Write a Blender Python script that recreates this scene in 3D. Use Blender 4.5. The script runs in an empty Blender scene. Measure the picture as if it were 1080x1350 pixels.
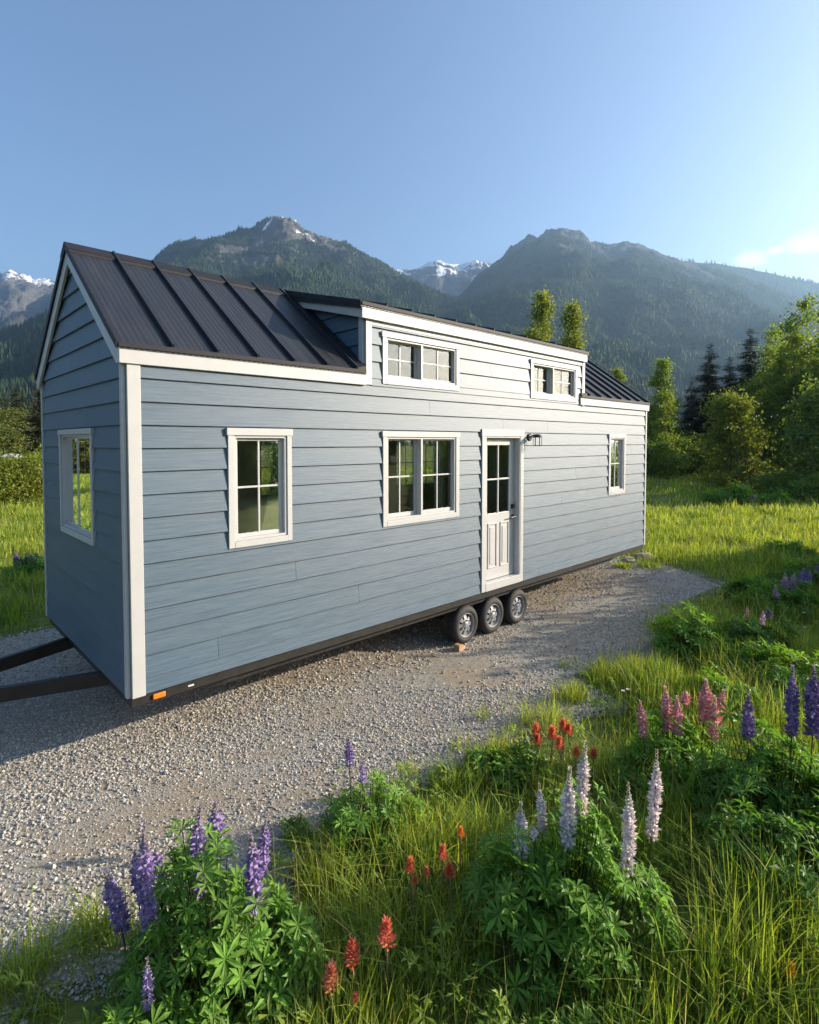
import bpy, bmesh, math, random
import numpy as np
from mathutils import Vector, Matrix, noise as mnoise
R = math.radians
sc = bpy.context.scene
COL = sc.collection
rng = np.random.default_rng(7)
random.seed(7)

# ------------------------------------------------------------------ camera
CAM_H = 2.79
FPX = 728.79          # focal length in pixels of a 1080 x 1350 frame
PITCH = 0.0355
cam_d = bpy.data.cameras.new('camera')
cam = bpy.data.objects.new('camera', cam_d)
COL.objects.link(cam)
cam.location = (0, 0, CAM_H)
cam.rotation_euler = (math.pi / 2 - PITCH, 0, 0)
cam_d.sensor_width = 36
cam_d.lens = 36 * FPX / 1350
cam_d.shift_y = -(675 - 608.38) / 1350
cam_d.clip_start = 0.05
cam_d.clip_end = 20000
sc.camera = cam


def at(px, py, D):
    """world point at depth D (metres ahead) seen at a photo pixel"""
    u = (px - 540) / FPX
    v = (608.38 - py) / FPX
    dy = math.cos(PITCH) + v * math.sin(PITCH)
    dz = -math.sin(PITCH) + v * math.cos(PITCH)
    t = D / dy
    return Vector((t * u, D, CAM_H + t * dz))


# ------------------------------------------------------------------ helpers
def tag(o, label=None, cat=None, group=None, kind=None):
    if label: o['label'] = label
    if cat: o['category'] = cat
    if group: o['group'] = group
    if kind: o['kind'] = kind
    return o


def empty(name, loc=(0, 0, 0), rz=0.0, label=None, cat=None, group=None):
    o = bpy.data.objects.new(name, None)
    o.location = loc
    o.rotation_euler = (0, 0, rz)
    o.empty_display_size = 0.1
    COL.objects.link(o)
    return tag(o, label, cat, group)


def link(name, me, parent=None, loc=None):
    o = bpy.data.objects.new(name, me)
    COL.objects.link(o)
    if parent is not None: o.parent = parent
    if loc is not None: o.location = loc
    return o


def copy_tree(o, parent=None):
    c = o.copy()
    COL.objects.link(c)
    if parent is not None: c.parent = parent
    for ch in list(o.children): copy_tree(ch, c)
    return c


def npmesh(name, V, F, mat, cols=None, smooth=False):
    """V (n,3); F list of (m,k) index arrays; cols (n,3) optional"""
    V = np.asarray(V, np.float32)
    F = [np.asarray(f, np.int32) for f in (F if isinstance(F, list) else [F])]
    me = bpy.data.meshes.new(name)
    me.vertices.add(len(V))
    me.vertices.foreach_set('co', V.ravel())
    nl = sum(f.size for f in F)
    npol = sum(len(f) for f in F)
    me.loops.add(nl)
    me.loops.foreach_set('vertex_index', np.concatenate([f.ravel() for f in F]))
    me.polygons.add(npol)
    tot = np.concatenate([np.full(len(f), f.shape[1], np.int32) for f in F])
    st = np.concatenate([[0], np.cumsum(tot)[:-1]]).astype(np.int32)
    me.polygons.foreach_set('loop_start', st)
    me.polygons.foreach_set('use_smooth', np.full(npol, smooth))
    me.update(calc_edges=True)
    if cols is not None:
        a = me.color_attributes.new('col', 'FLOAT_COLOR', 'POINT')
        c = np.ones((len(V), 4), np.float32)
        c[:, :3] = cols
        a.data.foreach_set('color', c.ravel())
    me.materials.append(mat)
    return me


class MB:
    """collects shapes and links them as ONE mesh object"""
    def __init__(s, T=None):
        s.v = []; s.f = []; s.T = T or (lambda u, n, z: (u, n, z))

    def add(s, pts, faces):
        b = len(s.v)
        s.v += [s.T(*p) for p in pts]
        s.f += [tuple(b + i for i in f) for f in faces]

    def hexa(s, p):
        s.add(p, [(0, 3, 2, 1), (4, 5, 6, 7), (0, 1, 5, 4), (1, 2, 6, 5), (2, 3, 7, 6), (3, 0, 4, 7)])

    def box(s, x0, x1, y0, y1, z0, z1):
        s.hexa([(x0, y0, z0), (x1, y0, z0), (x1, y1, z0), (x0, y1, z0), (x0, y0, z1), (x1, y0, z1), (x1, y1, z1), (x0, y1, z1)])

    def prism(s, a, b):
        """two equal polygons a, b (lists of points) joined"""
        n = len(a)
        s.add(list(a) + list(b), [tuple(range(n))[::-1], tuple(range(n, 2 * n))] + [(i, (i + 1) % n, n + (i + 1) % n, n + i) for i in range(n)])

    def bar(s, p, q, w, h, up=(0, 0, 1)):
        p = Vector(p); q = Vector(q); d = (q - p).normalized()
        sd = d.cross(Vector(up)).normalized(); u = sd.cross(d)
        c = [(-1, -1), (1, -1), (1, 1), (-1, 1)]
        s.prism([tuple(p + sd * (w / 2 * i) + u * (h / 2 * j)) for i, j in c], [tuple(q + sd * (w / 2 * i) + u * (h / 2 * j)) for i, j in c])

    def tube(s, pts, rad, n=8):
        rings = []
        pts = [Vector(p) for p in pts]
        for i, p in enumerate(pts):
            d = (pts[min(i + 1, len(pts) - 1)] - pts[max(i - 1, 0)]).normalized()
            a = d.orthogonal().normalized() if abs(d.z) > .9 else d.cross(Vector((0, 0, 1))).normalized()
            b = d.cross(a)
            r = rad[i] if hasattr(rad, '__len__') else rad
            rings.append([tuple(p + a * (r * math.cos(2 * math.pi * k / n)) + b * (r * math.sin(2 * math.pi * k / n))) for k in range(n)])
        base = len(s.v)
        for r in rings: s.v += [s.T(*q) for q in r]
        for i in range(len(rings) - 1):
            for k in range(n):
                s.f.append((base + i * n + k, base + i * n + (k + 1) % n, base + (i + 1) * n + (k + 1) % n, base + (i + 1) * n + k))
        s.f.append(tuple(base + k for k in range(n))[::-1])
        s.f.append(tuple(base + (len(rings) - 1) * n + k for k in range(n)))

    def lathe(s, prof, c, axis, n=40):
        """prof: (r, h) pairs; spun about axis 'y' through c"""
        base = len(s.v)
        for r, h in prof:
            for k in range(n):
                a = 2 * math.pi * k / n
                s.v.append(s.T(c[0] + r * math.cos(a), c[1] + h, c[2] + r * math.sin(a)))
        m = len(prof)
        for i in range(m - 1):
            for k in range(n):
                s.f.append((base + i * n + k, base + i * n + (k + 1) % n, base + (i + 1) * n + (k + 1) % n, base + (i + 1) * n + k))

    def build(s, name, mat, parent=None, bevel=0, smooth=False):
        me = bpy.data.meshes.new(name)
        me.from_pydata(s.v, [], s.f)
        bm = bmesh.new(); bm.from_mesh(me)
        bmesh.ops.recalc_face_normals(bm, faces=bm.faces)
        bm.to_mesh(me); bm.free()
        me.materials.append(mat)
        if smooth:
            for p in me.polygons: p.use_smooth = True
        o = link(name, me, parent)
        if bevel:
            m = o.modifiers.new('bevel', 'BEVEL'); m.width = bevel; m.segments = 2
            m.limit_method = 'ANGLE'; m.angle_limit = R(40); m.harden_normals = False
        return o


# ------------------------------------------------------------------ materials
def mat(name):
    m = bpy.data.materials.new(name); m.use_nodes = True
    nt = m.node_tree
    return m, nt, nt.nodes['Principled BSDF'], nt.nodes['Material Output']


def N(nt, t, **kw):
    n = nt.nodes.new(t)
    for k, v in kw.items():
        if k in n.inputs: n.inputs[k].default_value = v
        else: setattr(n, k, v)
    return n


def coords(nt, scale=(1, 1, 1), out='Object'):
    tc = N(nt, 'ShaderNodeTexCoord'); mp = N(nt, 'ShaderNodeMapping')
    mp.inputs['Scale'].default_value = scale
    nt.links.new(tc.outputs[out], mp.inputs['Vector'])
    return mp.outputs['Vector']


def ntex(nt, vec, scale, detail=4, rough=.55, dist=0):
    n = N(nt, 'ShaderNodeTexNoise')
    n.inputs['Scale'].default_value = scale; n.inputs['Detail'].default_value = detail
    n.inputs['Roughness'].default_value = rough; n.inputs['Distortion'].default_value = dist
    if vec is not None: nt.links.new(vec, n.inputs['Vector'])
    return n.outputs['Fac']


def ramp(nt, fac, stops):
    r = N(nt, 'ShaderNodeValToRGB')
    e = r.color_ramp.elements
    while len(e) < len(stops): e.new(.5)
    for i, (p, c) in enumerate(stops):
        e[i].position = p
        e[i].color = (*c, 1) if hasattr(c, '__len__') else (c, c, c, 1)
    nt.links.new(fac, r.inputs['Fac'])
    return r.outputs['Color']


def mixc(nt, fac, a, b, mode='MIX'):
    m = N(nt, 'ShaderNodeMix', data_type='RGBA', blend_type=mode)
    for s, x in ((m.inputs[0], fac), (m.inputs[6], a), (m.inputs[7], b)):
        if hasattr(x, 'is_output'): nt.links.new(x, s)
        elif hasattr(x, '__len__'): s.default_value = (*x, 1)
        else: s.default_value = x
    return m.outputs[2]


def bump(nt, h, strength, dist, bs, prev=None):
    b = N(nt, 'ShaderNodeBump'); b.inputs['Strength'].default_value = strength; b.inputs['Distance'].default_value = dist
    nt.links.new(h, b.inputs['Height'])
    if prev is not None: nt.links.new(prev, b.inputs['Normal'])
    if bs is not None: nt.links.new(b.outputs['Normal'], bs.inputs['Normal'])
    return b.outputs['Normal']


def simple(name, c, rough=.5, metal=0, nscale=0, namt=.15, bstr=0, spec=.5):
    m, nt, bs, _ = mat(name)
    bs.inputs['Roughness'].default_value = rough; bs.inputs['Metallic'].default_value = metal
    bs.inputs['Specular IOR Level'].default_value = spec
    if nscale:
        f = ntex(nt, coords(nt), nscale, 5)
        nt.links.new(ramp(nt, f, [(.3, tuple(x * (1 - namt) for x in c)), (.7, tuple(min(1, x * (1 + namt)) for x in c))]), bs.inputs['Base Color'])
        if bstr: bump(nt, f, bstr, .01, bs)
    else: bs.inputs['Base Color'].default_value = (*c, 1)
    return m


def leafmat(name, trans=.35, rough=.5, jitter=.35, spec=.25, tint=(1.15, 1.2, .5)):
    """foliage or petals: colour from the mesh, varied per leaf, some light passes through"""
    m, nt, bs, out = mat(name)
    a = N(nt, 'ShaderNodeAttribute', attribute_name='col')
    g = N(nt, 'ShaderNodeNewGeometry')
    v = ramp(nt, g.outputs['Random Per Island'], [(0, 1 - jitter), (1, 1 + jitter)])
    c = mixc(nt, 1.0, a.outputs['Color'], v, 'MULTIPLY')
    nt.links.new(c, bs.inputs['Base Color'])
    bs.inputs['Roughness'].default_value = rough; bs.inputs['Specular IOR Level'].default_value = spec
    t = N(nt, 'ShaderNodeBsdfTranslucent')
    nt.links.new(mixc(nt, 1.0, c, tint, 'MULTIPLY'), t.inputs['Color'])
    mx = N(nt, 'ShaderNodeMixShader'); mx.inputs[0].default_value = trans
    nt.links.new(bs.outputs[0], mx.inputs[1]); nt.links.new(t.outputs[0], mx.inputs[2])
    nt.links.new(mx.outputs[0], out.inputs['Surface'])
    return m


def siding_mat():
    m, nt, bs, _ = mat('blue_lap_siding')
    v = coords(nt, (.8, .8, 34))
    gr = ntex(nt, v, 3.0, 8, .66, .12)
    big = ntex(nt, coords(nt, (.5, .5, 4)), 2.0, 3)
    fine = ntex(nt, coords(nt, (6, 6, 110)), 3, 4, .6)
    g = N(nt, 'ShaderNodeNewGeometry')
    c1 = ramp(nt, gr, [(.32, (.045, .081, .122)), (.62, (.064, .109, .158))])
    c2 = mixc(nt, ramp(nt, big, [(.4, 0.0), (.75, .35)]), c1, (.095, .13, .16))
    c3 = mixc(nt, 1.0, c2, ramp(nt, g.outputs['Random Per Island'], [(0, .93), (1, 1.06)]), 'MULTIPLY')
    nt.links.new(c3, bs.inputs['Base Color'])
    nt.links.new(ramp(nt, gr, [(.3, .46), (.7, .6)]), bs.inputs['Roughness'])
    nt.links.new(ramp(nt, gr, [(.30, .42), (.66, .85)]), bs.inputs['Specular IOR Level'])
    n1 = bump(nt, gr, .38, .005, None)
    bump(nt, fine, .35, .002, bs, n1)
    return m


def white_mat(name='white_paint', c=(.48, .472, .465)):
    m, nt, bs, _ = mat(name)
    f = ntex(nt, coords(nt, (2, 2, 2)), 4, 5)
    nt.links.new(ramp(nt, f, [(.3, tuple(x * .94 for x in c)), (.7, c)]), bs.inputs['Base Color'])
    bs.inputs['Roughness'].default_value = .45
    bump(nt, ntex(nt, coords(nt, (30, 30, 30)), 6, 3), .15, .002, bs)
    return m


def roof_mat():
    m, nt, bs, _ = mat('dark_metal_roofing')
    f = ntex(nt, coords(nt, (8, .6, .6)), 2.5, 5, .6)
    nt.links.new(ramp(nt, f, [(.3, (.017, .019, .024)), (.7, (.030, .031, .036))]), bs.inputs['Base Color'])
    bs.inputs['Metallic'].default_value = 0.0
    nt.links.new(ramp(nt, f, [(.3, .38), (.7, .52)]), bs.inputs['Roughness'])
    tc = N(nt, 'ShaderNodeTexCoord'); w = N(nt, 'ShaderNodeTexWave', wave_type='BANDS', bands_direction='X')
    w.inputs['Scale'].default_value = 6.3; w.inputs['Distortion'].default_value = 0
    nt.links.new(tc.outputs['Object'], w.inputs['Vector'])
    b = bump(nt, w.outputs['Fac'], .3, .006, None)
    bump(nt, ntex(nt, coords(nt), 5, 3), .1, .01, bs, b)
    return m


def glass_mat():
    m, nt, bs, out = mat('window_glass')
    t = N(nt, 'ShaderNodeBsdfTransparent'); t.inputs['Color'].default_value = (.80, .84, .80, 1)
    g = N(nt, 'ShaderNodeBsdfGlossy'); g.inputs['Roughness'].default_value = 0.012
    g.inputs['Color'].default_value = (.95, .97, .95, 1)
    fr = N(nt, 'ShaderNodeFresnel'); fr.inputs['IOR'].default_value = 2.0
    wv = bump(nt, ntex(nt, coords(nt), 2.2, 2), .04, .02, g)
    mx = N(nt, 'ShaderNodeMixShader')
    nt.links.new(fr.outputs[0], mx.inputs[0]); nt.links.new(t.outputs[0], mx.inputs[1]); nt.links.new(g.outputs[0], mx.inputs[2])
    nt.links.new(mx.outputs[0], out.inputs['Surface'])
    return m


M = dict(
    rooftrim=simple('dark_metal_trim', (.020, .020, .024), .6, 0, 6, .2, 0, .25),
    siding=siding_mat(), white=white_mat(), roof=roof_mat(), glass=glass_mat(),
    inner=simple('beige_plank_interior', (.74, .66, .50), .6, nscale=3),
    floorw=simple('wood_floor', (.5, .36, .22), .5, nscale=4),
    frame=simple('black_steel', (.017, .015, .014), .5, 0, 9, .4, .3),
    rubber=simple('tyre_rubber', (.028, .026, .025), .75, 0, 20, .3, .2),
    rim=simple('steel_rim', (.27, .27, .275), .55, .4, 12, .2),
    black=simple('black_lamp_metal', (.012, .012, .014), .4),
    amber=simple('amber_lens', (.75, .20, .02), .25),
    tagw=simple('reflector_white', (.7, .7, .7), .3),
    wood=simple('raw_lumber', (.42, .25, .13), .7, 0, 14, .25, .3),
    soffit=white_mat('painted_soffit', (.48, .48, .47)),
    bark=simple('tree_bark', (.10, .08, .065), .9, 0, 8, .35, .6),
    leaf=leafmat('tree_leaves', .45, .5, .4),
    needle=leafmat('conifer_needles', .12, .6, .3),
    grass=leafmat('grass_blades', .5, .5, .38, tint=(1.2, 1.15, .45)),
    lupleaf=leafmat('lupine_leaves', .45, .45, .28),
    petal=leafmat('flower_petals', .45, .55, .2, tint=(1.15, 1.05, 1.05)),
    stemm=leafmat('plant_stems', .05, .6, .2),
)

# ------------------------------------------------------------------ sun, sky, air
SUN_AZ = 7.7     # degrees from +X towards +Y
SUN_EL = 18.9
sd = Vector((math.cos(R(SUN_EL)) * math.cos(R(SUN_AZ)), math.cos(R(SUN_EL)) * math.sin(R(SUN_AZ)), math.sin(R(SUN_EL))))
sl = bpy.data.lights.new('sun', 'SUN'); sl.energy = 5.0; sl.angle = R(.5); sl.color = (1, .87, .69)
so = bpy.data.objects.new('sun', sl); COL.objects.link(so)
so.rotation_euler = sd.to_track_quat('Z', 'Y').to_euler()

w = bpy.data.worlds.new('World'); sc.world = w; w.use_nodes = True
nt = w.node_tree; bg = nt.nodes['Background']
sky = N(nt, 'ShaderNodeTexSky', sky_type='NISHITA', sun_disc=False)
sky.sun_elevation = R(SUN_EL); sky.sun_rotation = R(90 - SUN_AZ)
sky.air_density = 1.0; sky.dust_density = 3.4; sky.ozone_density = 3.2; sky.altitude = 300
# a few small cumulus puffs low over the ridge on the right, part of the sky itself
tc = N(nt, 'ShaderNodeTexCoord')
mp = N(nt, 'ShaderNodeMapping'); mp.inputs['Scale'].default_value = (9, 9, 22)
nt.links.new(tc.outputs['Generated'], mp.inputs['Vector'])
cn = ntex(nt, mp.outputs['Vector'], 1.6, 6, .55)


def blob(dv, rad, sz=2.0):
    d = Vector(dv).normalized()
    s = N(nt, 'ShaderNodeVectorMath', operation='SUBTRACT'); s.inputs[1].default_value = d
    nt.links.new(tc.outputs['Generated'], s.inputs[0])
    k = N(nt, 'ShaderNodeVectorMath', operation='MULTIPLY'); k.inputs[1].default_value = (1, 1, sz)
    nt.links.new(s.outputs[0], k.inputs[0])
    l = N(nt, 'ShaderNodeVectorMath', operation='LENGTH'); nt.links.new(k.outputs[0], l.inputs[0])
    mr = N(nt, 'ShaderNodeMapRange'); mr.inputs['From Min'].default_value = rad; mr.inputs['From Max'].default_value = 0
    nt.links.new(l.outputs['Value'], mr.inputs['Value'])
    return mr.outputs['Result']


fac = None
for px, py, rd in ((1062, 318, .055), (1022, 330, .03), (992, 342, .05), (1120, 310, .09)):
    b_ = blob(at(px, py, 1) - Vector((0, 0, CAM_H)), rd)
    if fac is None: fac = b_
    else:
        mm = N(nt, 'ShaderNodeMath', operation='MAXIMUM'); nt.links.new(fac, mm.inputs[0]); nt.links.new(b_, mm.inputs[1]); fac = mm.outputs[0]
ad = N(nt, 'ShaderNodeMath', operation='MULTIPLY_ADD'); nt.links.new(cn, ad.inputs[0]); ad.inputs[1].default_value = 1.6; ad.inputs[2].default_value = -1.15
sm = N(nt, 'ShaderNodeMath', operation='ADD'); nt.links.new(ad.outputs[0], sm.inputs[0]); nt.links.new(fac, sm.inputs[1])
mr = N(nt, 'ShaderNodeMapRange', interpolation_type='SMOOTHSTEP'); mr.inputs['From Min'].default_value = .05; mr.inputs['From Max'].default_value = .55; mr.inputs['To Max'].default_value = .45
nt.links.new(sm.outputs[0], mr.inputs['Value'])
mk = N(nt, 'ShaderNodeMath', operation='MULTIPLY'); nt.links.new(mr.outputs[0], mk.inputs[0])
gt = N(nt, 'ShaderNodeMath', operation='GREATER_THAN'); gt.inputs[1].default_value = 0.0; nt.links.new(fac, gt.inputs[0]); nt.links.new(gt.outputs[0], mk.inputs[1])
skyc = mixc(nt, mk.outputs[0], sky.outputs['Color'], (6.5, 6.4, 6.4))
nt.links.new(skyc, bg.inputs['Color'])
bg.inputs['Strength'].default_value = 0.104

HAZE_TOP, HAZE_R = 1180.0, 5200.0
hz = MB(); hz.box(-HAZE_R, HAZE_R, -2500, HAZE_R, -3, HAZE_TOP)
hm = bpy.data.materials.new('air_haze'); hm.use_nodes = True
hn = hm.node_tree; hn.nodes.clear()
ho = hn.nodes.new('ShaderNodeOutputMaterial'); hv = hn.nodes.new('ShaderNodeVolumePrincipled')
hv.inputs['Color'].default_value = (.42, .68, 1, 1); hv.inputs['Density'].default_value = 1.35e-4; hv.inputs['Anisotropy'].default_value = .45
hn.links.new(hv.outputs[0], ho.inputs['Volume'])
tag(hz.build('haze', hm), kind='stuff')

# ------------------------------------------------------------------ ground
PAD = [(-9, 6.6), (-6.05, 7.51), (-5.79, 7.72), (-5.34, 8.19), (-2, 9.9), (4.9, 13.1), (5.57, 12.99), (5.93, 11.91), (6.04, 10.64), (4.91, 9.71), (4.0, 8.47),
       (3.42, 7.24), (3.0, 6.74), (2.44, 6.74), (1.95, 6.52), (2.02, 6.31), (2.13, 5.76), (1.96, 5.63), (1.18, 5.27), (.69, 4.96), (.39, 4.66),
       (.12, 4.45), (-.57, 4.03), (-.76, 3.72), (-.80, 3.35), (-1.2, 3.05), (-1.5, 2.85), (-1.85, 2.72), (-2.05, 2.55), (-2.2, 2.35), (-2.5, 2.1), (-3.2, 1.5), (-6, .8), (-9, 0.2)]
PADA = np.array(PAD)


def inpoly(x, y, poly=PADA):
    ins = np.zeros(len(x), bool); j = len(poly) - 1
    for i in range(len(poly)):
        xi, yi = poly[i]; xj, yj = poly[j]
        c = ((yi > y) != (yj > y)) & (x < (xj - xi) * (y - yi) / (yj - yi + 1e-12) + xi)
        ins ^= c; j = i
    return ins


def pdist(x, y, poly=PADA):
    d = np.full(len(x), 1e9)
    for i in range(len(poly)):
        a = poly[i]; b = poly[(i + 1) % len(poly)]; ab = b - a
        t = np.clip(((x - a[0]) * ab[0] + (y - a[1]) * ab[1]) / (ab @ ab), 0, 1)
        d = np.minimum(d, np.hypot(x - a[0] - t * ab[0], y - a[1] - t * ab[1]))
    return d


def vnoise(x, y, seed=0, scale=1.0):
    """smooth value noise, vectorised, 0..1"""
    x = np.asarray(x, float) * scale + seed * 17.3; y = np.asarray(y, float) * scale + seed * 9.1
    xi = np.floor(x).astype(np.int64); yi = np.floor(y).astype(np.int64); fx = x - xi; fy = y - yi
    fx = fx * fx * (3 - 2 * fx); fy = fy * fy * (3 - 2 * fy)

    def h(i, j):
        n = (i * 374761393 + j * 668265263 + seed * 1442695041) & 0x7fffffff
        n = ((n ^ (n >> 13)) * 1274126177) & 0x7fffffff
        return ((n ^ (n >> 16)) & 0xffff) / 65535.0
    return (h(xi, yi) * (1 - fx) + h(xi + 1, yi) * fx) * (1 - fy) + (h(xi, yi + 1) * (1 - fx) + h(xi + 1, yi + 1) * fx) * fy


def meadow_mat():
    m, nt, bs, _ = mat('meadow_soil')
    v = coords(nt)
    a = ntex(nt, v, .35, 6, .6); b = ntex(nt, v, 9, 6, .65)
    c = ramp(nt, a, [(.35, (.11, .16, .035)), (.52, (.18, .21, .045)), (.7, (.26, .25, .075))])
    c = mixc(nt, ramp(nt, b, [(.4, 0.0), (.7, .7)]), c, (.05, .045, .028))
    nt.links.new(c, bs.inputs['Base Color']); bs.inputs['Roughness'].default_value = .95; bs.inputs['Specular IOR Level'].default_value = .1
    bump(nt, b, .8, .05, bs)
    return m


def gravel_mat():
    m, nt, bs, _ = mat('compacted_gravel')
    v = coords(nt)
    vo = N(nt, 'ShaderNodeTexVoronoi', feature='F1'); vo.inputs['Scale'].default_value = 34; nt.links.new(v, vo.inputs['Vector'])
    st = ramp(nt, vo.outputs['Color'], [(0, (.16, .145, .125)), (.5, (.28, .26, .225)), (1, (.42, .39, .34))])
    dirt = ramp(nt, ntex(nt, v, 60, 5, .6), [(.35, (.22, .17, .115)), (.65, (.38, .30, .21))])
    nn = ntex(nt, v, .9, 4, .6)
    nt.links.new(mixc(nt, ramp(nt, nn, [(.42, 0.1), (.6, .8)]), st, dirt), bs.inputs['Base Color'])
    bs.inputs['Roughness'].default_value = .9; bs.inputs['Specular IOR Level'].default_value = .2
    b1 = bump(nt, vo.outputs['Distance'], -.9, .02, None)
    bump(nt, ntex(nt, v, 90, 4), .5, .006, bs, b1)
    return m


gs = 9000.0
g = MB()
gx = [-gs, -200, -40, 0, 40, 200, gs]; gy = [-2400, -100, -20, 0, 20, 60, 200, 600, gs]
idx = {}
for i, x in enumerate(gx):
    for j, y in enumerate(gy):
        idx[i, j] = len(g.v); g.v.append((x, y, -.004))
for i in range(len(gx) - 1):
    for j in range(len(gy) - 1): g.f.append((idx[i, j], idx[i + 1, j], idx[i + 1, j + 1], idx[i, j + 1]))
M['meadow'] = meadow_mat(); M['gravelbase'] = gravel_mat()
tag(g.build('meadow_ground', M['meadow']), kind='structure')
g = MB(); g.v = [(x, y, .002) for x, y in PAD]; g.f = [tuple(range(len(PAD)))]
tag(g.build('gravel_drive', M['gravelbase']), kind='structure')

# ------------------------------------------------------------------ tiny house
HYAW = .7655
HA = Vector((-2.2986, 4.4946, 0))
HL, HW = 9.89, 3.05
DL, DR = 2.485, 7.255           # dormer from .. to along the wall
ZB, ZE, ZR = .685, 3.42, 4.748   # siding bottom, eave, ridge
house = empty('tiny_house', HA, HYAW, 'long blue tiny house on a three axle trailer with a dark metal roof', 'tiny house')
Tf = lambda u, n, z: (u, -n, z)
Tb = lambda u, n, z: (u, HW + n, z)
Tl = lambda u, n, z: (-n, u, z)
Tr = lambda u, n, z: (HL + n, u, z)
SL = (ZR - 3.585) / 1.575
rz = lambda y: 3.585 + SL * (min(y, HW - y) + .05)          # main roof top at y
DSL = (4.745 - 4.325) / 1.60
dz = lambda y: 4.325 + DSL * (y + .075)                     # dormer roof top at y
# openings: (u0,u1,z0,z1) casing outer; list of lights (u0,u1,z0,z1)
WF = [dict(c=(.852, 1.522, 1.803, 2.918), l=[(.965, 1.412, 1.922, 2.80)], s=(.915, 1.468, 1.862, 2.848)),
      dict(c=(2.733, 4.066, 1.803, 2.912), l=[(2.838, 3.318, 1.935, 2.805), (3.43, 3.962, 1.935, 2.805)], s=(2.80, 4.0, 1.865, 2.845)),
      dict(c=(8.26, 8.935, 1.80, 2.935), l=[(8.395, 8.815, 1.935, 2.82)], s=(8.335, 8.868, 1.87, 2.86)),
      dict(c=(2.73, 4.06, 3.455, 4.053), l=[(2.842, 3.324, 3.575, 3.955), (3.43, 3.967, 3.575, 3.955)], s=(2.795, 4.0, 3.525, 3.99)),
      dict(c=(5.71, 7.08, 3.455, 4.045), l=[(5.824, 6.30, 3.575, 3.955), (6.408, 6.962, 3.575, 3.955)], s=(5.775, 7.02, 3.525, 3.99))]
WL = [dict(c=(.888, 2.163, 1.82, 2.918), l=[(1.0, 1.468, 1.93, 2.82), (1.53, 2.10, 1.93, 2.82)], s=(.95, 2.115, 1.875, 2.862))]
WB = [dict(c=(.75, 1.75, 1.85, 2.92), l=[(.86, 1.64, 1.96, 2.81)], s=(.81, 1.69, 1.91, 2.86)),  # unseen rear window, added to let daylight into the interior
      dict(c=(4.1, 5.1, 1.85, 2.92), l=[(4.2, 5.0, 1.96, 2.81)], s=(4.16, 5.04, 1.91, 2.86)),  # another unseen rear window added to brighten the inside
      dict(c=(2.75, 3.65, 1.85, 2.92), l=[(2.86, 3.54, 1.96, 2.81)], s=(2.81, 3.59, 1.91, 2.86)),
      dict(c=(5.6, 6.9, 1.85, 2.92), l=[(5.7, 6.2, 1.96, 2.81), (6.3, 6.8, 1.96, 2.81)], s=(5.66, 6.84, 1.91, 2.86)),  # unseen double window, put in to light the rooms
      dict(c=(8.2, 9.2, 1.85, 2.92), l=[(8.3, 9.1, 1.96, 2.81)], s=(8.26, 9.14, 1.91, 2.86))]  # unseen end window, likewise added for light indoors
DOOR = (4.54, 5.527, ZB + .004, 2.965)


def siding(name, T, ulim, z0, z1, openings, joints=True, seed=1):
    """lap boards; ulim(z) -> (u0,u1)"""
    rd = random.Random(seed)
    mb = MB(T)
    rows = [z0] + [.813 + .1925 * k for k in range(-1, 30)]
    rows = sorted({round(r, 4) for r in rows if z0 - 1e-6 <= r < z1 - .004}) + [z1]
    if len(rows) > 2 and rows[1] - rows[0] < .02: rows.pop(1)
    for a, b in zip(rows[:-1], rows[1:]):
        cuts = sorted({a, b} | {z for o in openings for z in o[2:] if a < z < b})
        jt = rd.uniform(ulim(a)[0], ulim(a)[1]) if joints and rd.random() < .75 else None
        jt2 = rd.uniform(ulim(a)[0], ulim(a)[1]) if joints and rd.random() < .45 else None
        prof = lambda z: .030 - .022 * (z - a) / .1925
        for c, d in zip(cuts[:-1], cuts[1:]):
            top = d + (.008 if d == b and b < z1 else 0)
            ca, cb = ulim(c), ulim(min(d, z1))
            segs = [(ca[0], ca[1])]
            hold = [(o[0], o[1]) for o in openings if o[2] < (c + d) / 2 < o[3]] + [(j - .0015, j + .0015) for j in (jt, jt2) if j]
            for h0, h1 in hold:
                ns = []
                for s0, s1 in segs:
                    if h1 <= s0 or h0 >= s1: ns.append((s0, s1)); continue
                    if h0 > s0: ns.append((s0, h0))
                    if h1 < s1: ns.append((h1, s1))
                segs = ns
            for s0, s1 in segs:
                if s1 - s0 < .004: continue
                t0 = cb[0] if s0 == ca[0] else s0
                t1 = cb[1] if s1 == ca[1] else s1
                if t1 < t0: t0 = t1 = (t0 + t1) / 2
                mb.hexa([(s0, 0, c), (s1, 0, c), (s1, prof(c), c), (s0, prof(c), c), (t0, 0, top), (t1, 0, top), (t1, prof(top), top), (t0, prof(top), top)])
    return mb.build(name, M['siding'], house)


def core(mb, u0, u1, z0, z1, holes, n0=-.10, n1=-.003):
    zc = sorted({z0, z1} | {z for h in holes for z in h[2:] if z0 < z < z1})
    for a, b in zip(zc[:-1], zc[1:]):
        segs = [(u0, u1)]
        for h in holes:
            if h[2] < (a + b) / 2 < h[3]:
                ns = []
                for s0, s1 in segs:
                    if h[1] <= s0 or h[0] >= s1: ns.append((s0, s1)); continue
                    if h[0] > s0: ns.append((s0, h[0]))
                    if h[1] < s1: ns.append((h[1], s1))
                segs = ns
        for s0, s1 in segs: mb.box(s0, s1, n0, n1, a, b)


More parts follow.
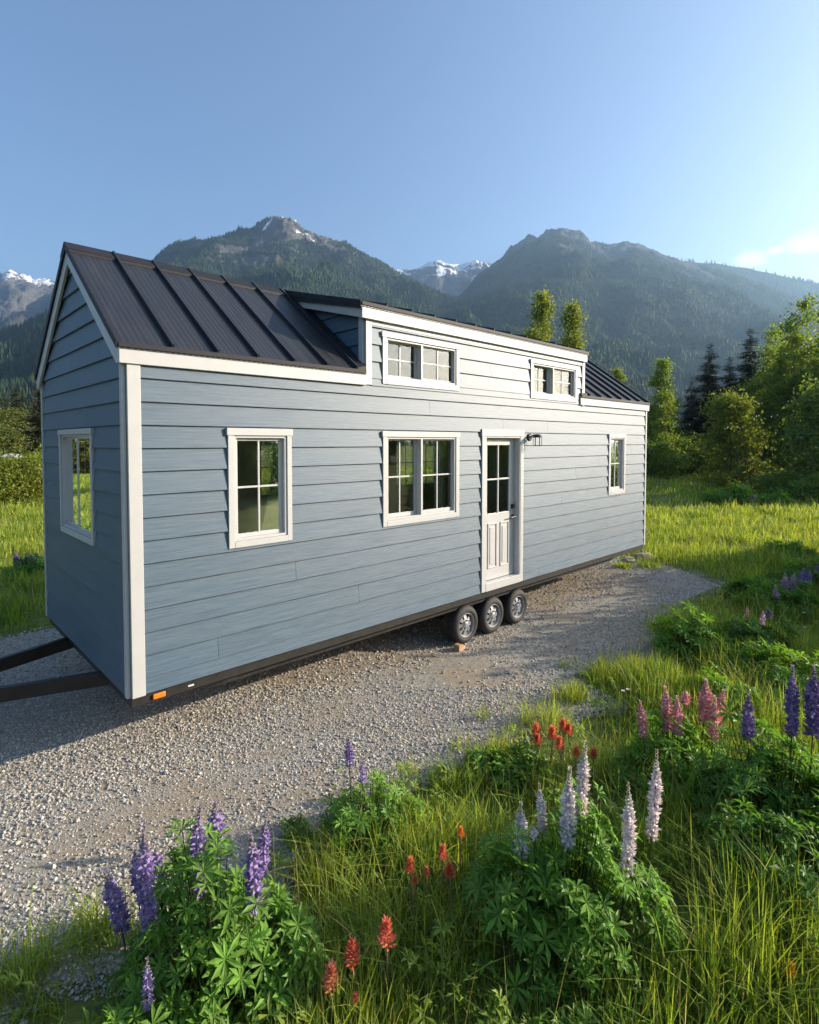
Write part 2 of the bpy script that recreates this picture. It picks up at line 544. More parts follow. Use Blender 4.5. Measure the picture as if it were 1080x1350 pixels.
sh = lambda c, k=.012: (c[0] + k, c[1] - k, c[2] + k, c[3] - k)
opF = [sh(w_['c']) for w_ in WF] + [(DOOR[0] + .012, DOOR[1] - .012, ZB - .1, DOOR[3] - .012)]
opFlow = [o for o in opF if o[2] < 3.4]; opFup = [o for o in opF if o[2] > 3.4]
front_lim = lambda z: (.105, HL - .06)
siding('siding', Tf, front_lim, ZB, 3.425, opFlow, seed=3)
siding('siding', Tf, lambda z: (DL + .085, DR - .0), 3.425, 4.12, opFup, seed=5)
glim = lambda z: (max(.055, (z - 3.54) / SL + .012), min(HW - .055, HW - (z - 3.54) / SL - .012))
siding('siding', Tl, glim, ZB, ZR - .12, [sh(WL[0]['c'])], seed=8, joints=True)
siding('siding', Tr, glim, ZB, ZR - .12, [], seed=9)
siding('siding', Tb, lambda z: (.105, HL - .105), ZB, 3.5, [sh(w_['c']) for w_ in WB], seed=10)
# dormer cheeks: boards between the main roof and the dormer roof
Tck = lambda u, n, z: (DL + .04 - n, u, z)
Tck2 = lambda u, n, z: (DR - .04 + n, u, z)
cl = lambda z: (max(.05, (z - 4.235) / DSL), max(.052, (z - 3.565) / SL - .05))
for T_ in (Tck, Tck2): siding('siding', T_, cl, 3.70, 4.56, [], joints=False, seed=11)

mb = MB(Tf)
core(mb, .003, HL - .003, ZB + .002, 3.45, [w_['s'] for w_ in WF if w_['c'][2] < 3.4] + [(4.62, 5.47, ZB, 2.89)])
core(mb, DL + .05, DR - .05, 3.452, 4.24, [w_['s'] for w_ in WF if w_['c'][2] > 3.4])
mb.T = Tb; core(mb, .003, HL - .003, ZB + .002, 3.52, [w_['s'] for w_ in WB])
for T_, ho_ in ((Tl, [WL[0]['s']]), (Tr, [])):
    mb.T = T_; core(mb, .11, HW - .11, ZB + .002, 3.45, ho_)
    zt = ZR - .12
    mb.prism([(.11, -.10, 3.452), (HW - .11, -.10, 3.452), (HW / 2, -.10, zt)], [(.11, -.003, 3.452), (HW - .11, -.003, 3.452), (HW / 2, -.003, zt)])
mb.T = Tck; mb.prism([(.12, -.04, 3.66), (1.40, -.04, 4.60), (.12, -.04, 4.26)], [(.12, -.004, 3.66), (1.40, -.004, 4.60), (.12, -.004, 4.26)])
mb.T = Tck2; mb.prism([(.12, -.04, 3.66), (1.40, -.04, 4.60), (.12, -.04, 4.26)], [(.12, -.004, 3.66), (1.40, -.004, 4.60), (.12, -.004, 4.26)])
mb.build('wall', M['inner'], house)
mb = MB(); mb.box(.11, HL - .11, .11, HW - .11, ZB - .02, ZB + .03); mb.build('floor', M['floorw'], house)
# inside: a partition, a sleeping loft deck and a counter
mb = MB(); mb.box(.12, 2.3, .12, HW - .12, 3.05, 3.13); mb.build('loft_deck', M['inner'], house)
mb = MB(); mb.box(7.62, 7.68, .13, HW - .12, .74, 3.3); mb.build('partition', M['inner'], house)
mb = MB(); mb.box(.6, 2.3, 2.3, HW - .13, .74, 1.62); mb.build('counter', M['inner'], house)

# trims
tm = lambda T_: MB(T_)
mb = MB(Tf); mb.box(.0, .105, .001, .034, ZB - .012, 3.419); mb.T = Tl; mb.box(.0, .055, .001, .034, ZB - .012, 3.51)
mb.v = [(x if abs(x) > 1e-9 else 0, y, z) for x, y, z in mb.v]
mb.build('corner_trim', M['white'], house, .004)
mb = MB(Tf); mb.box(HL - .06, HL, .001, .034, ZB - .012, 3.419); mb.T = Tr; mb.box(.0, .10, .001, .034, ZB - .012, 3.51); mb.build('corner_trim', M['white'], house, .004)
mb = MB(Tb); mb.box(.0, .105, .001, .034, ZB - .012, 3.51); mb.T = Tl; mb.box(HW - .055, HW, .001, .034, ZB - .012, 3.51); mb.build('corner_trim', M['white'], house, .004)
mb = MB(Tb); mb.box(HL - .105, HL, .001, .034, ZB - .012, 3.51); mb.T = Tr; mb.box(HW - .10, HW, .001, .034, ZB - .012, 3.51); mb.build('corner_trim', M['white'], house, .004)
# dormer corner trims, front face and cheek side
mb = MB(Tf); mb.box(DL, DL + .085, .001, .036, 3.43, 4.152); mb.T = lambda u, n, z: (DL - n, u, z); mb.box(.0, .075, .001, .022, 3.66, 4.24); mb.build('corner_trim', M['white'], house, .003)
mb = MB(Tf); mb.box(DR, DR + .085, .001, .036, 3.40, 4.152); mb.T = lambda u, n, z: (DR + .085 + n, u, z); mb.box(.0, .075, .001, .022, 3.66, 4.24); mb.build('corner_trim', M['white'], house, .003)
# eave fascias, dormer fascia, friezes
mb = MB(Tf); mb.box(-.060, 2.475, .004, .052, ZE, 3.566); mb.build('fascia', M['white'], house, .004)
mb = MB(Tf); mb.box(7.18, HL + .06, .004, .052, ZE, 3.566); mb.build('fascia', M['white'], house, .004)
mb = MB(Tb); mb.box(-.060, HL + .06, .004, .052, ZE, 3.566); mb.build('fascia', M['white'], house, .004)
mb = MB(Tf); mb.box(2.40, 7.345, .03, .075, 4.153, 4.284); mb.build('fascia', M['white'], house, .004)
mb = MB(Tf); mb.box(DL + .088, DR - .002, .001, .032, 4.105, 4.15); mb.build('frieze_board', M['white'], house, .003)
mb = MB(Tf); mb.box(2.42, 7.33, -.02, .028, 4.235, 4.262); mb.build('soffit', M['soffit'], house)
# barge boards at both gables (slanting), and under the dormer edge
for xa, xb in ((-.062, -.036), (HL + .036, HL + .062)):
    for sgn in (1, -1):
        f_ = (lambda y: y) if sgn > 0 else (lambda y: HW - y)
        mb = MB()
        p = [(f_(-.05), 3.42), (f_(-.05), 3.553), (HW / 2, ZR - .035), (HW / 2, ZR - .19), (f_(.02), 3.42)]
        mb.prism([(xa, y, z) for y, z in p], [(xb, y, z) for y, z in p])
        mb.build('barge_board', M['white'], house, .003)
for xa, xb in ((2.40, 2.43), (7.315, 7.345)):
    mb = MB(); p = [(-.028, dz(-.028) - .055), (-.028, dz(-.028) - .175), (1.12, dz(1.12) - .175), (1.40, dz(1.40) - .055)]
    mb.prism([(xa, y, z) for y, z in p], [(xb, y, z) for y, z in p]); mb.build('barge_board', M['white'], house, .003)
for sgn in (1, -1):
    f_ = (lambda y: y) if sgn > 0 else (lambda y: HW - y)
    for x0, x1 in ((-.035, .0), (HL, HL + .035)):
        mb = MB(); mb.hexa([(x0, f_(-.045), 3.50), (x1, f_(-.045), 3.50), (x1, f_(-.045), 3.52), (x0, f_(-.045), 3.52), (x0, HW / 2, ZR - .085), (x1, HW / 2, ZR - .085), (x1, HW / 2, ZR - .07), (x0, HW / 2, ZR - .07)])
        mb.build('soffit', M['soffit'], house)


# roofs: slab + seams as one part each
def roof_plane(name, x0, x1, ya, yb, zf, sx, seam0, step, th=.05, side=1, nose=True):
    mb = MB()
    n = Vector((0, -(zf(yb) - zf(ya)), yb - ya)).normalized() * (1 if yb > ya else -1)
    A, B_ = (ya, zf(ya)), (yb, zf(yb))
    mb.prism([(x0, A[0], A[1] - th), (x0, A[0], A[1]), (x0, B_[0], B_[1]), (x0, B_[0], B_[1] - th)], [(x1, A[0], A[1] - th), (x1, A[0], A[1]), (x1, B_[0], B_[1]), (x1, B_[0], B_[1] - th)])
    x = seam0
    while x < x1 - .03:
        if x > x0 + .02:
            q = [(A[0] - .004 * (1 if yb > ya else -1), A[1] - .006), (B_[0], B_[1] - .006)]
            a = [(x - .011, q[0][0], q[0][1]), (x + .011, q[0][0], q[0][1]), (x + .011, q[0][0] + n.y * .042, q[0][1] + n.z * .042), (x - .011, q[0][0] + n.y * .042, q[0][1] + n.z * .042)]
            b = [(x - .011, q[1][0], q[1][1]), (x + .011, q[1][0], q[1][1]), (x + .011, q[1][0] + n.y * .042, q[1][1] + n.z * .042), (x - .011, q[1][0] + n.y * .042, q[1][1] + n.z * .042)]
            mb.prism(a, b)
        x += step
    ro = mb.build(name, M['roof'], house)
    mb = MB()
    if nose:   # eave drip edge
        s = 1 if yb > ya else -1
        mb.box(x0 + .001, x1 - .001, min(A[0] - s * .012, A[0] - s * .002), max(A[0] - s * .012, A[0] - s * .002), A[1] - .034, A[1] + .004)
    # rake edge strips
    for xe in sx:
        a = [(xe - .008, A[0], A[1] - .052), (xe + .008, A[0], A[1] - .052), (xe + .008, A[0] + n.y * .014, A[1] + n.z * .014), (xe - .008, A[0] + n.y * .014, A[1] + n.z * .014)]
        b = [(p[0], p[1] - A[0] + B_[0], p[2] - A[1] + B_[1]) for p in a]
        mb.prism(a, b)
    mb.build('edge_trim', M['rooftrim'], ro)
    return ro


roof_plane('roof', -.066, 2.465, -.055, HW / 2, rz, (-.074,), .358, .3945)
roof_plane('roof', 7.20, HL + .066, -.055, HW / 2, rz, (HL + .074,), 7.46, .3945)
roof_plane('roof', -.066, HL + .066, HW + .055, HW / 2 + .001, rz, (-.074, HL + .074), .358, .3945)
rf = roof_plane('dormer_roof', 2.385, 7.36, -.085, HW / 2 - .002, dz, (2.377, 7.368), 2.75, .3945)
# deep metal edge of the dormer roof on its sides
for xa, xb in ((2.372, 2.384), (7.361, 7.373)):
    mb = MB()
    p = [(-.088, dz(-.088) - .075), (-.088, dz(-.088) - .053), (HW / 2 - .03, dz(HW / 2 - .03) - .053), (HW / 2 - .03, dz(HW / 2 - .03) - .11)]
    mb.prism([(xa, y, z) for y, z in p], [(xb, y, z) for y, z in p])
    mb.build('roof_edge', M['rooftrim'], house)
# ridge cap and valley flashing beside the dormer cheek
mb = MB()
for x0, x1 in ((-.085, HL + .085),):
    for s in (1, -1):
        ye = HW / 2 - s * .16
        zz = lambda y: rz(y)
        mb.prism([(x0, HW / 2, ZR + .022), (x0, HW / 2, ZR + .012), (x0, ye, rz(ye) + .026), (x0, ye, rz(ye) + .034)],
                 [(x1, HW / 2, ZR + .022), (x1, HW / 2, ZR + .012), (x1, ye, rz(ye) + .026), (x1, ye, rz(ye) + .034)])
        mb.prism([(x0, ye, rz(ye) + .002), (x0, ye, rz(ye) + .034), (x0, ye + s * .008, rz(ye) + .034), (x0, ye + s * .008, rz(ye) + .002)],
                 [(x1, ye, rz(ye) + .002), (x1, ye, rz(ye) + .034), (x1, ye + s * .008, rz(ye) + .034), (x1, ye + s * .008, rz(ye) + .002)])
mb.build('ridge_cap', M['rooftrim'], house)
for xa, xb in ((2.30, 2.474), (7.192, 7.40)):
    mb = MB()
    p0, p1 = (-.05, rz(-.05)), (1.38, rz(1.38))
    mb.prism([(xa, p0[0], p0[1] + .003), (xb, p0[0], p0[1] + .003), (xb, p0[0], p0[1] + .045), (xa, p0[0], p0[1] + .012)],
             [(xa, p1[0], p1[1] + .003), (xb, p1[0], p1[1] + .003), (xb, p1[0], p1[1] + .045), (xa, p1[0], p1[1] + .012)])
    mb.build('valley_flashing', M['rooftrim'], house)


# windows
def window(T, w_, slider=False, name='window'):
    c, s = w_['c'], w_['s']
    mb = MB(T)
    hd = .012
    mb.box(c[0], s[0] - .002, .001, .038, c[2], c[3] - .098); mb.box(s[1] + .002, c[1], .001, .038, c[2], c[3] - .098)
    mb.box(c[0] - hd, c[1] + hd, .001, .044, s[3] + .002, c[3]) if s[3] + .002 < c[3] - .05 else None
    z_side = s[3] + .002 if s[3] + .002 < c[3] - .05 else c[3]
    # rebuild the sides so they end exactly under the head
    mb.v, mb.f = [], []
    mb.box(c[0], s[0] - .002, .001, .038, c[2], z_side - .001); mb.box(s[1] + .002, c[1], .001, .038, c[2], z_side - .001)
    mb.box(c[0] - hd, c[1] + hd, .001, .044, z_side, c[3])
    mb.box(s[0] - .0015, s[1] + .0015, .001, .040, c[2] - .001, s[2] - .002)
    wo = mb.build(name, M['white'], house, .003)
    # outer frame in the opening, one pane and one sash per light
    fr = MB(T); fo = .018 if slider else .026
    fr.box(s[0], s[0] + .022, -.095, fo, s[2], s[3]); fr.box(s[1] - .022, s[1], -.095, fo, s[2], s[3])
    fr.box(s[0] + .022, s[1] - .022, -.095, fo, s[2], s[2] + .024); fr.box(s[0] + .022, s[1] - .022, -.095, fo, s[3] - .022, s[3])
    L = w_['l']
    for (a, b) in zip(L[:-1], L[1:]):
        fr.box((a[1] + b[0]) / 2 - .016, (a[1] + b[0]) / 2 + .016, -.09, (.0145 if slider else .028), s[2] + .024, s[3] - .022)
    fr.build('frame', M['white'], wo, .002)
    for k, l in enumerate(L):
        back = (.014 if k == 0 else -.016) if slider else -.05 if len(L) == 2 and k == 0 else -.012
        e0 = s[0] + .023 if k == 0 else (L[k - 1][1] + l[0]) / 2 + .017
        e1 = s[1] - .023 if k == len(L) - 1 else (L[k + 1][0] + l[1]) / 2 - .017
        z0, z1 = s[2] + .025, s[3] - .023
        sb = MB(T); n0, n1 = back - .03, back
        sb.box(e0, l[0], n0, n1, z0, z1); sb.box(l[1], e1, n0, n1, z0, z1)
        sb.box(l[0], l[1], n0, n1, z0, l[2]); sb.box(l[0], l[1], n0, n1, l[3], z1)
        if slider: n0 = back - .016
        um, zm = (l[0] + l[1]) / 2, (l[2] + l[3]) / 2
        sb.box(um - .009, um + .009, n0 + .006, n1 - .006, l[2], l[3])
        sb.box(l[0], um - .009, n0 + .0065, n1 - .0065, zm - .009, zm + .009); sb.box(um + .009, l[1], n0 + .0065, n1 - .0065, zm - .009, zm + .009)
        sb.build('sash', M['white'], wo, .0015)
        pn = MB(T); pn.v = [T(*p) for p in ((l[0] - .004, (back - (.006 if slider else .015)), l[2] - .004), (l[1] + .004, (back - (.006 if slider else .015)), l[2] - .004), (l[1] + .004, (back - (.006 if slider else .015)), l[3] + .004), (l[0] - .004, (back - (.006 if slider else .015)), l[3] + .004))]; pn.f = [(0, 1, 2, 3)]
        pn.build('pane', M['glass'], wo)
    return wo


for w_ in WF: window(Tf, w_)
for w_ in WL: window(Tl, w_, True)
for w_ in WB: window(Tb, w_)

def curtain(T, u0, u1, z0, z1, n, mt):
    k = int((u1 - u0) / .012); mb = MB(T); P = []
    for i in range(k + 1):
        u = u0 + (u1 - u0) * i / k; P.append((u, n + .016 * math.sin(i * 1.15) + .006 * math.sin(i * .37)))
    mb.v = [T(u, d, z0) for u, d in P] + [T(u, d, z1) for u, d in P]
    mb.f = [(i, i + 1, k + 2 + i, k + 1 + i) for i in range(k)]
    mb.build('curtain', mt, house, smooth=True)


M['linen'] = simple('linen_curtain', (.55, .52, .44), .9, 0, 30, .1)
M['tan_cloth'] = simple('tan_curtain', (.50, .42, .34), .9, 0, 30, .1)
curtain(Tf, 3.78, 3.99, 1.88, 2.84, -.15, M['linen'])
curtain(Tf, 8.36, 8.85, 1.88, 2.86, -.15, M['linen'])
curtain(Tf, 5.79, 6.33, 3.53, 3.98, -.15, M['tan_cloth'])
curtain(Tf, .93, .985, 1.88, 2.84, -.15, M['linen'])

# door
c = DOOR
mb = MB(Tf)
mb.box(c[0], 4.628, .001, .042, c[2], 2.868); mb.box(5.452, c[1], .001, .042, c[2], 2.868)
mb.box(c[0] - .012, c[1] + .012, .001, .048, 2.869, c[3])
mb.box(4.6285, 5.4515, -.06, .046, ZB + .003, .80)                   # threshold board
mb.box(4.6285, 4.645, -.10, .036, .801, 2.868); mb.box(5.435, 5.4515, -.10, .036, .801, 2.868); mb.box(4.6455, 5.4345, -.10, .036, 2.846, 2.868)
mb.build('door_frame', M['white'], house, .003)
mb = MB(Tf); x0, x1, z0, z1 = 4.648, 5.432, .806, 2.842
gx0, gx1, gz0, gz1 = 4.775, 5.305, 1.757, 2.742
n0, n1 = -.10, -.058
mb.box(x0, gx0, n0, n1, z0, z1); mb.box(gx1, x1, n0, n1, z0, z1); mb.box(gx0, gx1, n0, n1, gz1, z1); mb.box(gx0, gx1, n0, n1, z0, gz0)
um, zm = (gx0 + gx1) / 2, (gz0 + gz1) / 2
mb.box(um - .011, um + .011, n0 + .004, n1 - .004, gz0, gz1); mb.box(gx0, um - .011, n0 + .005, n1 - .005, zm - .011, zm + .011); mb.box(um + .011, gx1, n0 + .005, n1 - .005, zm - .011, zm + .011)
for a, b in ((4.79, 5.0), (5.08, 5.29)):      # raised panels with a groove frame
    for q in ((a, a + .018, .97, 1.62), (b - .018, b, .97, 1.62)): mb.box(q[0], q[1], n1 + .0005, n1 + .012, q[2], q[3])
    mb.box(a + .018, b - .018, n1 + .0005, n1 + .012, 1.602, 1.62); mb.box(a + .018, b - .018, n1 + .0005, n1 + .012, .97, .988)
    mb.box(a + .05, b - .05, n1 + .0005, n1 + .008, 1.03, 1.56)
dr = mb.build('door', M['white'], house, .003)
pn = MB(Tf); pn.v = [Tf(*p) for p in ((gx0, -.078, gz0), (gx1, -.078, gz0), (gx1, -.078, gz1), (gx0, -.078, gz1))]; pn.f = [(0, 1, 2, 3)]; pn.build('pane', M['glass'], dr)
mb = MB(Tf); mb.tube([(5.375, -.057, 1.675), (5.375, -.045, 1.675)], .03, 16); mb.tube([(5.375, -.045, 1.675), (5.375, -.002, 1.675)], .011, 10)
mb.tube([(5.385, .0, 1.675), (5.33, .004, 1.674), (5.27, .0, 1.672)], .0095, 10); mb.build('handle', M['black'], dr)
mb = MB(Tf); mb.box(5.345, 5.405, -.057, -.03, 1.795, 1.86); mb.tube([(5.375, -.03, 1.827), (5.375, -.018, 1.827)], .02, 14); mb.build('deadbolt', M['black'], dr, .003)

# wall lamp by the door
mb = MB(Tf); px, pz = 5.70, 2.86
mb.lathe([(0.001, -.0225), (.055, -.0225), (.055, -.034), (.046, -.042), (0.001, -.044)], (0, 0, 0), 'y', 20)
mb.v = [(px + x, y if True else y, pz + z) for x, y, z in [(v[0], -v[1] * -1, v[2]) for v in mb.v]]
mb.v = [(x, -abs(y), z) for x, y, z in mb.v]
lamp = mb.build('wall_lamp', M['black'], house)
mb = MB(Tf); mb.tube([(px, .04, pz), (px, .09, pz + .03), (px, .13, pz + .035), (px, .16, pz + .02)], .011, 8); mb.build('arm', M['black'], lamp)
mb = MB(Tf); cx, cy_ = px, .165
ringpts = [(.03, pz + .045), (.05, pz + .03), (.075, pz + .0), (.078, pz - .006), (.02, pz - .004)]
b0 = len(mb.v)
for r, z in ringpts:
    for k in range(20): mb.v.append(Tf(cx + r * math.cos(k * math.pi / 10), cy_ + r * math.sin(k * math.pi / 10), z))
for i in range(len(ringpts) - 1):
    for k in range(20): mb.f.append((b0 + i * 20 + k, b0 + i * 20 + (k + 1) % 20, b0 + (i + 1) * 20 + (k + 1) % 20, b0 + (i + 1) * 20 + k))
mb.f.append(tuple(b0 + k for k in range(20)))
mb.build('shade', M['black'], lamp)
mb = MB(Tf)
for k in range(6):
    a = k * math.pi / 3; mb.tube([(cx + .062 * math.cos(a), cy_ + .062 * math.sin(a), pz), (cx + .062 * math.cos(a), cy_ + .062 * math.sin(a), pz - .13)], .004, 5)
mb.tube([(cx + .062 * math.cos(k * math.pi / 8), cy_ + .062 * math.sin(k * math.pi / 8), pz - .13) for k in range(17)], .0045, 5)
mb.build('cage', M['black'], lamp)

# trailer
mb = MB()
mb.box(0.002, HL - .002, .004, .085, .585, ZB - .002); mb.box(0.002, HL - .002, HW - .085, HW - .004, .585, ZB - .002)
mb.box(0.003, .085, .0855, HW - .0855, .584, ZB - .003); mb.box(HL - .085, HL - .003, .0855, HW - .0855, .584, ZB - .003)
for x in np.arange(.9, HL - .3, .8): mb.box(x, x + .06, .0855, HW - .0855, .60, ZB - .021)
mb.build('trailer_frame', M['frame'], house, .003)
mb = MB()
for y0, y1, s in ((.13, .20, 1), (HW - .20, HW - .13, -1)):
    mb.box(.75, HL - 1.2, y0, y1, .485, .5845)
    mb.prism([(.42, y0, .5842), (.75, y0, .5842), (.75, y0, .485)], [(.42, y1, .5842), (.75, y1, .5842), (.75, y1, .485)])
    mb.prism([(HL - 1.2, y0, .5842), (HL - .75, y0, .5842), (HL - 1.2, y0, .485)], [(HL - 1.2, y1, .5842), (HL - .75, y1, .5842), (HL - 1.2, y1, .485)])
mb.box(.35, .95, .06, .135, .545, .556)
mb.build('lower_rail', M['frame'], house, .002)
for y0 in (.88, 2.17):
    mb = MB(); mb.bar((.3, y0 - (1.525 - y0) * .15, .56), (-1.75, 1.525 + (.03 if y0 > 1.5 else -.03), .56), .06, .13); mb.build('tongue_beam', M['frame'], house, .003)
mb = MB(); mb.box(-2.05, -1.70, 1.44, 1.61, .535, .60); mb.tube([(-1.8, 1.525, .61), (-1.8, 1.525, 1.05)], .03, 12); mb.tube([(-1.8, 1.525, .53), (-1.8, 1.525, .02)], .026, 12); mb.tube([(-1.8, 1.525, .02), (-1.8, 1.525, 0)], .09, 16)
mb.tube([(-2.05, 1.525, .575), (-2.25, 1.525, .575)], .045, 12)
mb.build('coupler_jack', M['frame'], house)
mb = MB(Tf); mb.box(.168, .272, -.0035, .018, .607, .652); mb.build('marker_light', M['amber'], house, .008)
mb = MB(Tf); mb.box(.47, .52, -.0035, .004, .622, .634); mb.build('reflector', M['tagw'], house)


def wheel(x, yf, s=1):
    """yf: outer face; s=+1 faces the front (-y)"""
    z, r = .264, .264
    wo = empty('wheel', (x, yf, z)); wo.parent = house; wo.rotation_euler = (0, 0, 0 if s > 0 else math.pi)
    mb = MB()
    prof = [(.165, .012), (.178, .002), (.20, -.004), (.222, .0), (.238, .010), (.246, .016), (.252, .022), (.258, .030), (.264, .045)]
    for k in range(5):
        y = .052 + k * .03
        prof += [(.264, y), (.264, y + .020), (.257, y + .022), (.257, y + .028)]
    prof += [(.264, .206), (.25, .222), (.20, .23), (.165, .22), (.165, .012)]
    mb.lathe(prof, (0, 0, 0), 'y', 48); mb.build('tyre', M['rubber'], wo, smooth=False)
    mb = MB()
    mb.lathe([(.168, .014), (.162, .008), (.156, .010), (.152, .022), (.145, .045), (.135, .060)], (0, 0, 0), 'y', 40)
    mb.lathe([(.085, .030), (.075, .022), (.055, .026), (.048, .010), (.030, .002), (.001, .0)], (0, 0, 0), 'y', 30)
    for k in range(8):      # spokes between round windows
        a = k * math.pi / 4; ca, sa = math.cos(a), math.sin(a)
        def P(r, w, h): return (r * ca - w * sa, h, r * sa + w * ca)
        mb.hexa([P(.078, -.022, .027), P(.078, .022, .027), P(.078, .022, .05), P(.078, -.022, .05), P(.140, -.030, .046), P(.140, .030, .046), P(.140, .030, .062), P(.140, -.030, .062)])
    for k in range(6):
        a = k * math.pi / 3 + .2; mb.tube([(.062 * math.cos(a), .026, .062 * math.sin(a)), (.062 * math.cos(a), .008, .062 * math.sin(a))], .008, 6)
    ro = mb.build('rim', M['rim'], wo, smooth=False)
    mb = MB(); mb.lathe([(.15, .075), (.001, .075)], (0, 0, 0), 'y', 24); mb.build('brake_drum', M['frame'], wo)
    mb = MB(); mb.tube([(0, .08, 0), (0, 1.4, 0)], .035, 10); mb.build('axle', M['frame'], wo)
    return wo


for x in (4.335, 4.935, 5.55):
    wheel(x, .045); wheel(x, HW - .045, -1)
mb = MB()
for x in (4.335, 4.935, 5.55): mb.bar((x - .3, .32, .50), (x + .3, .32, .50), .06, .05)
mb.build('leaf_spring', M['frame'], house)

# wood block wedged at the wheel
def hw(x, y): return HA + Vector((math.cos(HYAW) * x - math.sin(HYAW) * y, math.sin(HYAW) * x + math.cos(HYAW) * y, 0))


mb = MB(); mb.prism([(-.07, -.045, 0), (.07, -.045, 0), (.07, -.045, .045), (.0, -.045, .088), (-.07, -.045, .088)], [(-.07, .045, 0), (.07, .045, 0), (.07, .045, .045), (.0, .045, .088), (-.07, .045, .088)])
ck = mb.build('wheel_chock', M['wood'], None, .004)
ck.location = hw(4.10, -.02); ck.rotation_euler = (0, 0, HYAW + .1)
tag(ck, 'small raw wood block wedged against the front trailer wheel', 'chock')
# ------------------------------------------------------------------ mountains
def hills_mat(name, rock_z, snow_z, rock=(.20, .185, .17), forest=(.030, .048, .020), light=(.06, .085, .03), brown=0.0):
    m, nt, bs, _ = mat(name)
    v = coords(nt)
    sep = N(nt, 'ShaderNodeSeparateXYZ'); nt.links.new(v, sep.inputs[0])
    nz = ntex(nt, v, .004, 8, .62); nf = ntex(nt, v, .03, 5, .65); nl = ntex(nt, v, .0022, 5, .6)
    f = mixc(nt, ramp(nt, nl, [(.45, 0.0), (.62, 1.0)]), forest, light)
    f = mixc(nt, ramp(nt, nf, [(.35, 0.0), (.65, .8)]), tuple(x * .45 for x in forest), f)
    ad = N(nt, 'ShaderNodeMath', operation='MULTIPLY_ADD'); nt.links.new(nz, ad.inputs[0]); ad.inputs[1].default_value = 520; nt.links.new(sep.outputs['Z'], ad.inputs[2])
    mr = N(nt, 'ShaderNodeMapRange', interpolation_type='SMOOTHSTEP'); mr.inputs['From Min'].default_value = rock_z + 200; mr.inputs['From Max'].default_value = rock_z + 330
    nt.links.new(ad.outputs[0], mr.inputs['Value'])
    rk = ramp(nt, ntex(nt, v, .02, 8, .7), [(.35, tuple(x * .5 for x in rock)), (.65, rock)])
    c = mixc(nt, mr.outputs[0], f, rk)
    ns = ntex(nt, coords(nt, (1, 1, .45)), .011, 7, .66, .8)
    a2 = N(nt, 'ShaderNodeMath', operation='MULTIPLY_ADD'); nt.links.new(ns, a2.inputs[0]); a2.inputs[1].default_value = 900; nt.links.new(sep.outputs['Z'], a2.inputs[2])
    ms = N(nt, 'ShaderNodeMapRange'); ms.inputs['From Min'].default_value = snow_z + 500; ms.inputs['From Max'].default_value = snow_z + 540
    nt.links.new(a2.outputs[0], ms.inputs['Value'])
    c = mixc(nt, ms.outputs[0], c, (.82, .84, .88))
    nt.links.new(c, bs.inputs['Base Color']); bs.inputs['Roughness'].default_value = 1; bs.inputs['Specular IOR Level'].default_value = 0
    b = bump(nt, nz, 1.0, 60, None); bump(nt, ntex(nt, v, .05, 6, .7), 1.0, 10, bs, b)
    return m


def fbm(P, oct=5, ridged=False):
    t = 0; a = 1; s = 0
    for _ in range(oct):
        n = mnoise.noise(P)
        t += a * ((1 - abs(n) * 2) if ridged else n); s += a
        P = P * 2.03; a *= .5
    return t / s


HILL_FIELDS = {}
M['farneedle'] = leafmat('far_needles', .15, .7, .14, .1)


def mountain(name, prof, D, Yf, mat_, amp, wl, jag, nt_=260, ny=90, t0=None, t1=None, seed=0, back=.5, power=1.25, crag=None):
    """prof: skyline as (photo px, py); the crest stands D metres ahead, foot at Yf"""
    px = np.array([p[0] for p in prof], float)
    el = np.array([(582.6 - p[1]) / FPX for p in prof], float)
    tt = (px - 540) / FPX
    T = np.linspace(tt[0] if t0 is None else t0, tt[-1] if t1 is None else t1, nt_)
    E = np.interp(T, tt, el)
    ys = np.concatenate([np.linspace(0, 1, ny), 1 + np.linspace(.04, 1, 14) * back])
    V = np.zeros((len(ys), nt_, 3)); off = Vector((seed * 71.3, seed * 13.7, seed * 5.1))
    for i, s in enumerate(ys):
        for j, t in enumerate(T):
            y = Yf + (D - Yf) * s
            x = t * (Yf * .35 + .65 * y if False else y)
            P = Vector((x / wl, y / wl, 0)) + off
            H = E[j] * D
            if s <= 1:
                k = s ** power
                r = fbm(P, 6, True)
                z = H * k + (r - .35) * amp * (s ** .7) * (1 - s) ** .75 * 2.2
                z += jag * fbm(P * 7, 4) * (.35 + .65 * s)
                cr_ = min(1, max(0, (z - crag) / 120)) if crag else 0
                if cr_: z += cr_ * (26 * (fbm(P * 9, 5, True) - .5) + 14 * fbm(P * 30, 3))
            else:
                z = H * (1 - (s - 1) / back * .9) + jag * fbm(P * 7, 4)
            V[i, j] = (x, y, max(z, -2))
    nY = len(ys)
    a = (np.arange(nY - 1)[:, None] * nt_ + np.arange(nt_ - 1)[None]).ravel()
    F = np.stack([a, a + 1, a + nt_ + 1, a + nt_], 1)
    me = npmesh(name, V.reshape(-1, 3), F, mat_, smooth=True)
    tag(link(name, me), kind='structure')
    HILL_FIELDS[len(HILL_FIELDS)] = (V, T, ys, ny)
    return V, T, ny


